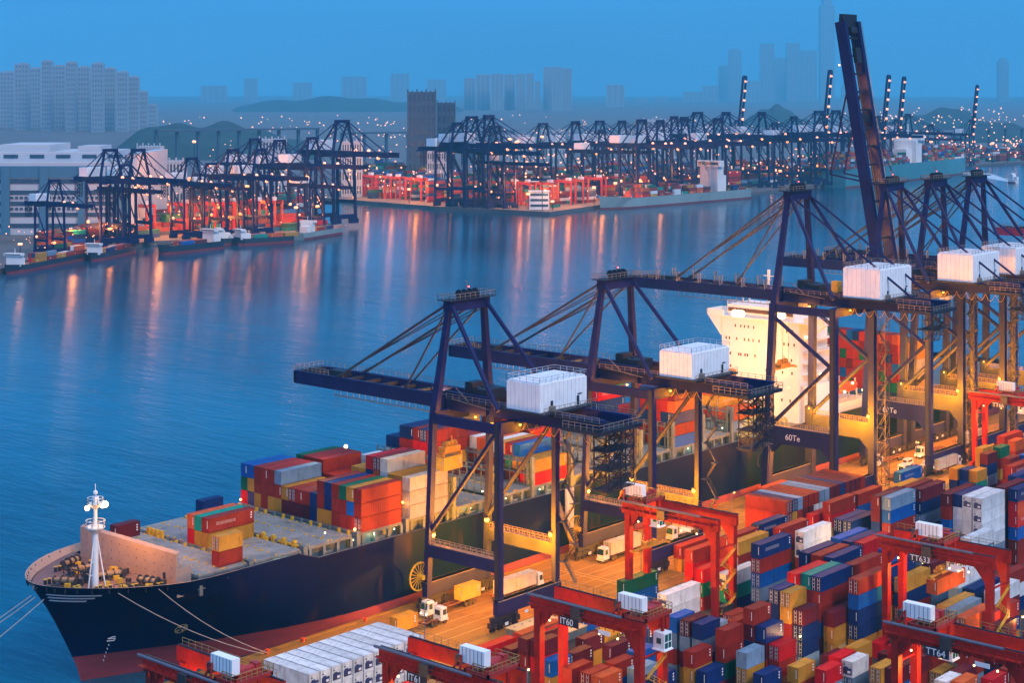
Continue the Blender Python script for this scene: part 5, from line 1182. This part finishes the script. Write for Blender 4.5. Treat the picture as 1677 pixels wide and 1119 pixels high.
# container masses of the far terminals
fb = MB(); pal = [CC[k][1] for k in 'MMMMOOPNNBGTRYWS']
def far_block(px0, px1, d0, d1, n, hmax=6, dens=1.0, pal=pal):
    for _ in range(n):
        px = rnd.uniform(px0, px1); d = quay_d(px) + rnd.uniform(d0, d1); x, y = at(px, d); h = rnd.randint(2, hmax) * 3.2
        L = 12.8 * rnd.choice((1, 1, 2)); W = 2.6 * rnd.choice((1, 2, 3))
        z = 0
        while z < h:
            c = rnd.choice(pal); k = rnd.uniform(.45, 1.0); hz = 3.2
            fb.box(x, x + L, y, y + W, z, z + hz - .1, 0, tuple(v * k for v in c)); z += hz
far_block(560, 715, 40, 600, 300); far_block(815, 1000, 50, 600, 300); far_block(1000, 1180, 70, 500, 260); far_block(1190, 1560, 60, 500, 330, 6); far_block(1560, 1700, 60, 500, 110, 5)
far_block(700, 830, 60, 450, 130)
far_block(235, 470, 45, 330, 250, 5); far_block(60, 160, 35, 90, 60, 4); far_block(150, 228, 35, 80, 45, 3); far_block(470, 520, 30, 60, 10, 2)
tag(fb.build('distant_container_stacks', far_mat), 'mass of red, orange and blue containers stacked across the far terminals', 'containers', kind='stuff')
rg = MB()
def far_gantry(px, d, s_=1.0, c=(.32, .022, .012)):
    d = max(d, quay_d(px) + 60)
    x, y = at(px, d)
    for sx in (0, 8):
        rg.beam((x + sx, y, 0), (x + sx, y, 23 * s_), 1.6, 1.6, 0, c); rg.beam((x + sx, y + 24, 0), (x + sx, y + 24, 23 * s_), 1.6, 1.6, 0, c); rg.beam((x + sx, y - 1, 24 * s_), (x + sx, y + 25, 24 * s_), 1.6, 2.6, 0, c)
    rg.box(x + 2, x + 6, y + 4, y + 9, 25 * s_, 28 * s_, 0, (.7, .75, .8))
FG = [(305, 1290), (352, 1240), (385, 1250), (425, 1330), (240, 1240), (610, 1500), (655, 1600), (640, 1420), (690, 1500), (845, 1420), (868, 1360), (905, 1450), (935, 1520), (955, 1330), (985, 1500), (1015, 1750), (1180, 1900), (1240, 2250), (1270, 2300), (1385, 2350), (575, 1400), (590, 1700), (820, 1650), (1480, 2500), (1540, 2600), (370, 1400), (450, 1450)]
FG.sort()
for i, (px, d) in enumerate(FG):
    rg = MB(); far_gantry(px, d)
    tag(rg.build('distant_gantry_crane', far_mat), 'small red gantry over distant stacks, %s from the left' % ordn(i), 'gantry crane', 'distant red gantry cranes')
# lights of the far shore
fl = MB(); fp = MB()
def sprinkle(mb, n, px0, px1, d0, d1, z0, z1, r=.9):
    for _ in range(n):
        px = rnd.uniform(px0, px1); d = max(quay_d(px) + 12, rnd.uniform(d0, d1)); x, y = at(px, d); q = r * d / 1500 * rnd.uniform(.7, 1.6)
        mb.ball((x, y, rnd.uniform(z0, z1)), q, n=5, k=3)
sprinkle(fl, 230, 560, 1000, 1700, 2600, 8, 36, .6); sprinkle(fl, 330, 1000, 1680, 1700, 3200, 8, 40, .55); sprinkle(fl, 190, 230, 540, 1380, 1800, 6, 30, .55); sprinkle(fl, 60, 10, 230, 1200, 1300, 4, 18, .45)
sprinkle(fp, 240, 240, 1680, 2600, 5600, 8, 45, .5); sprinkle(fp, 120, 1380, 1680, 3000, 5600, 15, 70, .5); sprinkle(fp, 70, 560, 1600, 1300, 2400, 6, 40, .5); sprinkle(fl, 80, 240, 1100, 2600, 4400, 8, 60, .5)
tag(fl.build('terminal_lights', far_warm), 'scattered orange lights across the far terminals', 'lights', kind='stuff')
tag(fp.build('city_lights', far_pale), 'scattered pale lights of the far shore', 'lights', kind='stuff')
# high-mast lamps with real light
hm = [(318, 1700, 232, 0), (380, 1400, 245, 0), (342, 1230, 272, 30000), (405, 1260, 305, 0), (503, 1150, 290, 26000), (520, 1130, 338, 14000), (485, 1120, 340, 14000), (360, 1180, 340, 40000), (330, 1160, 352, 22000), (180, 1110, 375, 14000), (33, 1075, 400, 9000), (88, 1080, 398, 9000), (735, 1215, 325, 20000), (848, 1300, 232, 0), (835, 1500, 228, 0), (888, 1290, 224, 0), (973, 1290, 307, 24000), (905, 1230, 330, 16000), (670, 1280, 310, 13000), (1008, 1500, 300, 0), (1050, 1560, 298, 0), (865, 1260, 318, 12000), (1278, 1690, 280, 0), (1525, 2300, 232, 0), (1595, 2350, 232, 0), (1625, 2500, 235, 0), (1650, 2350, 230, 0), (1385, 1990, 300, 40000), (1574, 2420, 258, 60000)]
hm.sort()
for i, (px, d, py, pw) in enumerate(hm):
    d = max(d, quay_d(px) + 15); x, y = at(px, d); z = max(6, hgt(py, d))
    root = empty('light_mast', (x, y, 0), 'distant light mast with glowing head, %s from the left across the water' % ordn(i), 'light mast', 'high light masts of the far terminals')
    mb = MB(); mb.tube((0, 0, 0), (0, 0, z), .45, 6, r2=.25); mb.build('mast', crane_dark, root)
    mb = MB()
    for k in range(3): mb.ball((math.cos(k * 2.1) * 1.0, math.sin(k * 2.1) * 1.0, z), 1.0 * d / 1400, n=7, k=5)
    mb.build('lamp_head', far_warm, root)
    light(root, (0, 0, z + 1.5), pw * .35 if pw else 5000, (1, .30, .03), 1.2).data.specular_factor = .4
for px, d, z in ((320, 1170, 16), (352, 1175, 14), (500, 1110, 16), (735, 1250, 24), (600, 1390, 26), (680, 1340, 22), (850, 1340, 26), (930, 1280, 22), (985, 1330, 22), (640, 1500, 30), (900, 1600, 32), (1080, 1650, 30), (1260, 2100, 35), (1380, 2150, 30), (1480, 2200, 35), (420, 1300, 24), (260, 1200, 22), (120, 1150, 15)):
    x, y = at(px, max(d * 1.12, quay_d(px) + 35)); fl_ = light(None, (x, y, z), 60000, (1, .30, .04), 2.0, 'terminal_flood_light'); fl_.data.specular_factor = .15

# ------------------------------------------------------------------ buildings
far_wall = mat('tower_facade', (0.30, 0.36, 0.42), .7, 0, .1, .02); far_wall2 = mat('dark_slab_facade', (0.05, 0.09, 0.14), .5, 0, .1, .02); pane = mat('facade_windows', (0.04, 0.07, 0.11), .25); pane_hazed = mat('tower_windows_hazed', (0.17, 0.22, 0.27), .4)
wh_wall = mat('warehouse_cladding', (0.46, 0.50, 0.54), .6, 0, .12, .01); wh_blue = mat('warehouse_blue_band', (0.05, 0.16, 0.25), .6, 0, .15, .01)
def tower(px0, px1, d, py_top, label, dep=28, bays=5, m=None, crown=0, name='tower', cat='tower block', group=None, setb=None):
    x0, y0 = at(px0, d); x1, y1 = at(px1, d); wd = math.hypot(x1 - x0, y1 - y0); ang = math.atan2(y1 - y0, x1 - x0); H = hgt(py_top, d)
    root = empty(name, ((x0 + x1) / 2, (y0 + y1) / 2, 0), label, cat, group, ang)
    mb = MB(); mb.box(-wd / 2, wd / 2, 0, dep, 0, H)
    n = bays
    for k in range(n + 1): x = -wd / 2 + wd * k / n; mb.box(x - wd * .025, x + wd * .025, -1.2, 0, 0, H + (1.5 if k % 2 else 3.5))
    if crown: mb.box(-wd * .3, wd * .3, 4, dep - 4, H, H + crown)
    fl_ = max(4, int(H / 14))
    for k in range(n):
        xa = -wd / 2 + wd * (k + .22) / n; xb = -wd / 2 + wd * (k + .78) / n
        for j in range(fl_): mb.box(xa, xb, -.35, .1, H * (j + .25) / fl_, H * (j + .8) / fl_, 1)
    mb.build('wall', [m or far_wall, pane_hazed if d > 2400 else pane], root)  # far panes lightened in colour to stand in for haze
    return root
i = 0
LT = [(0, 22, 5602, 118), (24, 46, 5216, 105), (48, 66, 5506, 112), (68, 84, 5119, 100), (86, 106, 5313, 108), (108, 124, 5023, 102), (127, 146, 5177, 110), (150, 168, 4945, 104), (171, 188, 5100, 112), (192, 208, 4984, 118), (211, 226, 5216, 126), (228, 240, 5409, 150), (242, 256, 5699, 172)]
for i, (a, b_, d, t_) in enumerate(LT): tower(a, b_, d, t_, 'pale residential tower behind the warehouse, %s from the left' % ordn(i), bays=4, group='residential towers at the left', crown=5)
tower(668, 713, 2150, 150, 'dark slab office tower behind the orange container stacks', m=far_wall2, bays=6)
tower(716, 745, 2250, 168, 'grey blue tower partly behind the cluster of dark cranes', m=far_wall2, bays=4)
HK = [(760, 778, 11026, 128), (780, 802, 10884, 122), (804, 824, 10744, 121), (826, 843, 10800, 122), (845, 860, 10687, 121), (862, 874, 11026, 120), (876, 885, 11592, 133), (890, 904, 10461, 110), (905, 920, 10319, 110), (921, 936, 10461, 112), (994, 1022, 12675, 139)]
for i, (a, b_, d, t_) in enumerate(HK): tower(a, b_, d, t_, 'hazy high-rise beyond the channel left of the skyline, %s from the left' % ordn(i), bays=3, group='hazy high-rises', crown=4)
SK = [(1178, 1194, 21731, 108, 5), (1194, 1214, 21420, 82, 12), (1246, 1268, 19558, 71, 0), (1270, 1287, 20489, 94, 0), (1289, 1309, 19558, 70, 0), (1312, 1338, 20179, 82, 0), (1120, 1150, 18627, 150, 0), (1152, 1176, 19248, 140, 0), (1216, 1244, 18937, 132, 0), (1040, 1060, 18627, 160, 0), (1074, 1094, 19248, 158, 0), (1380, 1402, 19248, 140, 0), (1636, 1652, 20800, 100, 20), (700, 730, 18627, 130, 0), (640, 670, 18937, 120, 0), (560, 600, 19558, 125, 0), (480, 510, 19558, 135, 0), (330, 370, 18627, 140, 0), (400, 420, 18937, 128, 0)]
SK.sort()
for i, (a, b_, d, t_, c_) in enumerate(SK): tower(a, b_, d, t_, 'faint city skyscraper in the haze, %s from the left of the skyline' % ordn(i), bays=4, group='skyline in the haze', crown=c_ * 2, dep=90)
tower(1345, 1367, 22000, 8, 'tallest faint skyscraper whose top leaves the frame behind the raised boom', bays=4, dep=190, crown=170)
# warehouse at the left edge
x0, y0 = at(-60, 1400); x1, y1 = at(226, 1400); wl = math.hypot(x1 - x0, y1 - y0); ang = math.atan2(y1 - y0, x1 - x0)
wr = empty('warehouse', (x0, y0, 0), 'huge pale multi-storey warehouse with blue bands at the far left', 'warehouse', None, ang)
zt_ = hgt(266, 1400); mb = MB(); mb.box(0, wl * .93, 0, 120, 0, zt_); mb.box(wl * .93, wl, -3, 120, 0, zt_ + 7)
mb.box(10, wl * .8, 15, 100, zt_, zt_ + 8); mb.box(wl * .15, wl * .45, 25, 90, zt_ + 8, zt_ + 14); mb.box(wl * .62, wl * .75, 20, 60, zt_ + 8, zt_ + 13)
wbody = mb.build('wall', wh_wall, wr)
mb = MB(); mb.box(-1, wl * .93, -1.2, 0, zt_ - 13, zt_ - 3)
for f in (.02, .22, .44, .66, .86): mb.box(wl * f, wl * f + 7, -2.6, 0, 0, zt_ - 4)
mb.box(wl * .93, wl * .935, -3.6, -3, 0, zt_ + 7); mb.box(wl * .93, wl * .96, -3.4, -3, 2, zt_ + 5)
mb.build('blue_band', wh_blue, wbody)
mb = MB()
for j in range(5): mb.box(2, wl * .92, -.7, .05, 6 + j * 9.2, 9.4 + j * 9.2)
for k in range(5): mb.box(wl * .2 + k * 22, wl * .2 + k * 22 + 12, 14.5, 15, zt_ + 3, zt_ + 6)
for k in range(34):
    for j in (1, 2): mb.box(4 + k * wl * .027, 6.4 + k * wl * .027, -.9, 0, 11.5 + j * 9.2, 13.5 + j * 9.2)
for k in range(4): mb.box(wl * .965 + k * 2, wl * .965 + 1.1 + k * 2, -3.3, -2.9, 34, 36)
mb.build('window', pane, wbody)
lowb = [(255, 300, 1560, 264, 20), (225, 262, 1650, 240, 20), (560, 592, 1900, 232, 20), (700, 730, 2000, 248, 20), (828, 872, 2500, 222, 30), (888, 925, 2700, 214, 20), (1018, 1050, 2600, 214, 20), (1055, 1110, 3000, 196, 20), (425, 466, 1900, 228, 20)]
for i, (a, b_, d, t_, dp) in enumerate(lowb): tower(a, b_, d, t_, 'low pale building among the far stacks, %s from the left' % ORD[i], dep=dp, bays=8, m=wh_wall, name='building', cat='building', group='low buildings across the water')
# small white office on the far quay
x, y = at(899, 1700); of = empty('office_building', (x - 8, y + 6, 0), 'small white three-storey office with lit roof on the far quay', 'office', None, R(YAW - 90))
mb = MB(); mb.box(-10, 10, 0, 14, 0, 18); mb.box(-11, 11, -1, 15, 18, 18.8); b_ = mb.build('wall', ship_white, of)
mb = MB()
for z in (3, 8.5, 14): mb.box(-9, 9, -.2, .1, z, z + 2.4)
mb.build('window', pane, b_)
mb = MB(); mb.ball((6, -2, 20), .9); mb.build('roof_lamp', far_warm, b_); light(of, (6, -3, 20), 9000, (1, .6, .3), 1)
# flyover across the background
for i, (pa, pb, d, py) in enumerate(((560, 840, 2700, 218), (1480, 1700, 3400, 212), (255, 520, 2500, 214))):
    xa, ya_ = at(pa, d); xb, yb_ = at(pb, d + 150); zt2 = hgt(py, d)
    root = empty('flyover', (xa, ya_, 0), 'elevated concrete road in the haze, %s' % ['behind the dark slab tower', 'behind the water at the right edge', 'behind the left terminal cranes'][i], 'flyover', 'elevated roads')
    mb = MB(); mb.beam((0, 0, zt2), (xb - xa, yb_ - ya_, zt2), 14, 3.2); mb.build('deck', far_wall2, root)
    mb = MB()
    for k in range(9): t_ = k / 8; mb.beam(((xb - xa) * t_, (yb_ - ya_) * t_, 0), ((xb - xa) * t_, (yb_ - ya_) * t_, zt2), 4)
    mb.build('pier', far_wall2, root)

# ------------------------------------------------------------------ ships and boats across the water
def far_ship(pxa, pxb, da, db, label, hullc, hgt_, loads, bridge=.75, bh=28, group='ships moored across the channel', cont=True, name='cargo_ship', beam=30):
    ax_, ay_ = at(pxa, da); bx_, by_ = at(pxb, db); L = math.hypot(bx_ - ax_, by_ - ay_); ang = math.atan2(by_ - ay_, bx_ - ax_)
    root = empty(name, (ax_, ay_, WZ), label, 'ship' if L > 120 else 'barge', group, ang)
    mb = MB(); n = 24; B2 = beam / 2
    secs = []
    for k in range(n + 1):
        u = k / n; w_ = B2 * min(1, (math.sin(min(1, u / .16) * math.pi / 2)) ** .7) * (1 if u < .93 else 1 - (u - .93) * 3); sh = hgt_ * (1 + .28 * max(0, 1 - u / .12)); xx = u * L - (L * .02 if u == 0 else 0)
        secs.append((xx, w_, sh))
    for (x1_, w1, h1), (x2_, w2, h2) in zip(secs, secs[1:]):
        for s_ in (-1, 1):
            f1 = .75 if x1_ < L * .12 else 1; f2 = .75 if x2_ < L * .12 else 1
            mb.q([(x1_ + (3 if x1_ < 1 else 0), s_ * w1 * f1, -1), (x2_, s_ * w2 * f2, -1), (x2_, s_ * w2 * f2, 1.8), (x1_ + (2 if x1_ < 1 else 0), s_ * w1 * f1, 1.8)], 1)
            mb.q([(x1_ + (2 if x1_ < 1 else 0), s_ * w1 * f1, 1.8), (x2_, s_ * w2 * f2, 1.8), (x2_, s_ * w2, h2), (x1_, s_ * w1, h1)], 0)
        mb.q([(x1_, -w1, h1 - .8), (x2_, -w2, h2 - .8), (x2_, w2, h2 - .8), (x1_, w1, h1 - .8)], 2)
    mb.q([(L, -secs[-1][1], -1), (L, secs[-1][1], -1), (L, secs[-1][1], hgt_), (L, -secs[-1][1], hgt_)], 0)
    mb.build('hull', [hullc, hull_red, deck_mat], root)
    if bridge:
        mb = MB(); xb2 = L * bridge; bw = max(5, L * .045); mb.box(xb2, xb2 + bw, -B2 * .8, B2 * .8, hgt_ - .8, hgt_ + bh * .8); mb.box(xb2 - 1, xb2 + bw * .7, -B2, B2, hgt_ + bh * .8, hgt_ + bh); mb.box(xb2 + bw, xb2 + bw * 2, -B2 * .5, B2 * .5, hgt_ - 1, hgt_ + bh * .5)
        mb.beam((xb2 + bw / 2, 0, hgt_ + bh), (xb2 + bw / 2, 0, hgt_ + bh * 1.4), max(.3, bw * .06)); b2 = mb.build('bridge_house', ship_white, root)
        mb = MB(); mb.box(xb2 - 1.1, xb2 - .9, -B2 * .9, B2 * .9, hgt_ + bh * .86, hgt_ + bh * .95); mb.build('window', pane, b2)
    if loads:
        mb = MB(); rows_ = max(2, int((beam - 3) / 2.6)); k = 0; x = L * loads[0]
        while x < L * loads[1]:
            if not (bridge and L * bridge - 14 < x < L * bridge + L * .1):
                hh_ = rnd.randint(loads[2], loads[3])
                for r_ in range(rows_):
                    for j in range(max(1, hh_ - rnd.choice((0, 0, 1)))):
                        c = rnd.choice(pal); mb.box(x, x + 12.2, -beam / 2 + 1.5 + r_ * 2.6, -beam / 2 + 4 + r_ * 2.6, hgt_ - .6 + j * 3.2, hgt_ + 2.5 + j * 3.2, 0, c)
            x += 14
        o = mb.build('deck_cargo', far_mat, root); o['kind'] = 'stuff'
    mb = MB()
    for k in range(int(L / 9)): mb.ball((k * 9 + 4, (-1) ** k * B2 * .96, hgt_ + 1.2), .35 if L > 120 else .22, n=5, k=3)
    mb.build('deck_lamp', far_pale, root)
    return root
hull_grey = mat('pale_grey_hull', (0.22, 0.30, 0.30), .6, 0, .2, .03); hull_green = mat('blue_green_hull', (0.05, 0.23, 0.27), .6, 0, .2, .03); hull_dk = mat('dark_barge_hull', (0.015, 0.03, 0.05), .6, 0, .2, .1)
far_ship(986, 1216, 1752, 1945, 'pale grey container ship with white bridge moored at the far quay', hull_grey, 11, (.2, .95, 1, 4), .74, 34, beam=30)
far_ship(1578, 1366, 2560, 2150, 'large blue-green container ship at the far quay, behind the raised boom', hull_green, 24, (.1, .98, 3, 7), .45, 38, beam=40)
far_ship(558, 488, 1462, 1390, 'small feeder ship at the tip of the left quay with cream boxes', hull_grey, 6, (.3, .8, 1, 3), .75, 9, beam=14)
bg_ = 'barges at the left terminal'
far_ship(10, 140, 1130, 1240, 'dark barge with red and blue containers, leftmost of the barges', hull_dk, 5.2, (.3, .85, 1, 2), .08, 8, bg_, name='cargo_barge', beam=13)
far_ship(148, 214, 1215, 1285, 'short dark barge with a white wheelhouse, second from the left', hull_dk, 5.2, (.3, .8, 1, 1), .06, 7.5, bg_, name='cargo_barge', beam=12)
far_ship(260, 358, 1265, 1320, 'larger dark barge with white wheelhouse at each end, third from the left', hull_dk, 6.2, (.3, .75, 1, 1), .82, 9.5, bg_, name='cargo_barge', beam=15)
far_ship(352, 425, 1345, 1360, 'dark barge behind the larger one, fourth from the left', hull_dk, 5.6, (.3, .9, 1, 1), .05, 8, bg_, name='cargo_barge', beam=13)
far_ship(384, 476, 1340, 1372, 'long low barge beside the lit quay, rightmost of the barges', hull_dk, 5.6, (.3, .85, 1, 1), .06, 7.5, bg_, name='cargo_barge', beam=13)
far_ship(1652, 1666, 2262, 2252, 'small white ferry with lights under way at the right edge', ship_white, 4, None, .3, 9, 'boats under way', name='ferry', beam=9)
wk = MB()
for k in range(10):
    x1_, y1_ = at(1655 - k * 7, 2270 + k * 28); r_ = 2 + k * 2.4; wk.q([(x1_ - r_, y1_ - r_, WZ + .01 + k * .002), (x1_ + 18, y1_ - r_, WZ + .01 + k * .002), (x1_ + 18 + r_, y1_ + r_, WZ + .01 + k * .002), (x1_, y1_ + r_ * 1.6, WZ + .01 + k * .002)])
tag(wk.build('ferry_wake', mat('foam', (.45, .62, .72), .7, 0, .4, .1)), kind='structure')
# ------------------------------------------------------------------ the air
hz = MB(); hz.box(-200, 26000, -1600, 22000, -10, 1500)
ho = hz.build('haze', []); ho.data.materials.clear()
hmz = bpy.data.materials.new('haze'); hmz.use_nodes = True; t = hmz.node_tree; t.nodes.clear(); pv = t.nodes.new('ShaderNodeVolumePrincipled'); ou = t.nodes.new('ShaderNodeOutputMaterial'); t.links.new(pv.outputs[0], ou.inputs['Volume'])
pv.inputs['Color'].default_value = (0.16, 0.72, 1.0, 1); pv.inputs['Density'].default_value = 0.00008; pv.inputs['Anisotropy'].default_value = 0.0
ho.data.materials.append(hmz); tag(ho, kind='stuff')
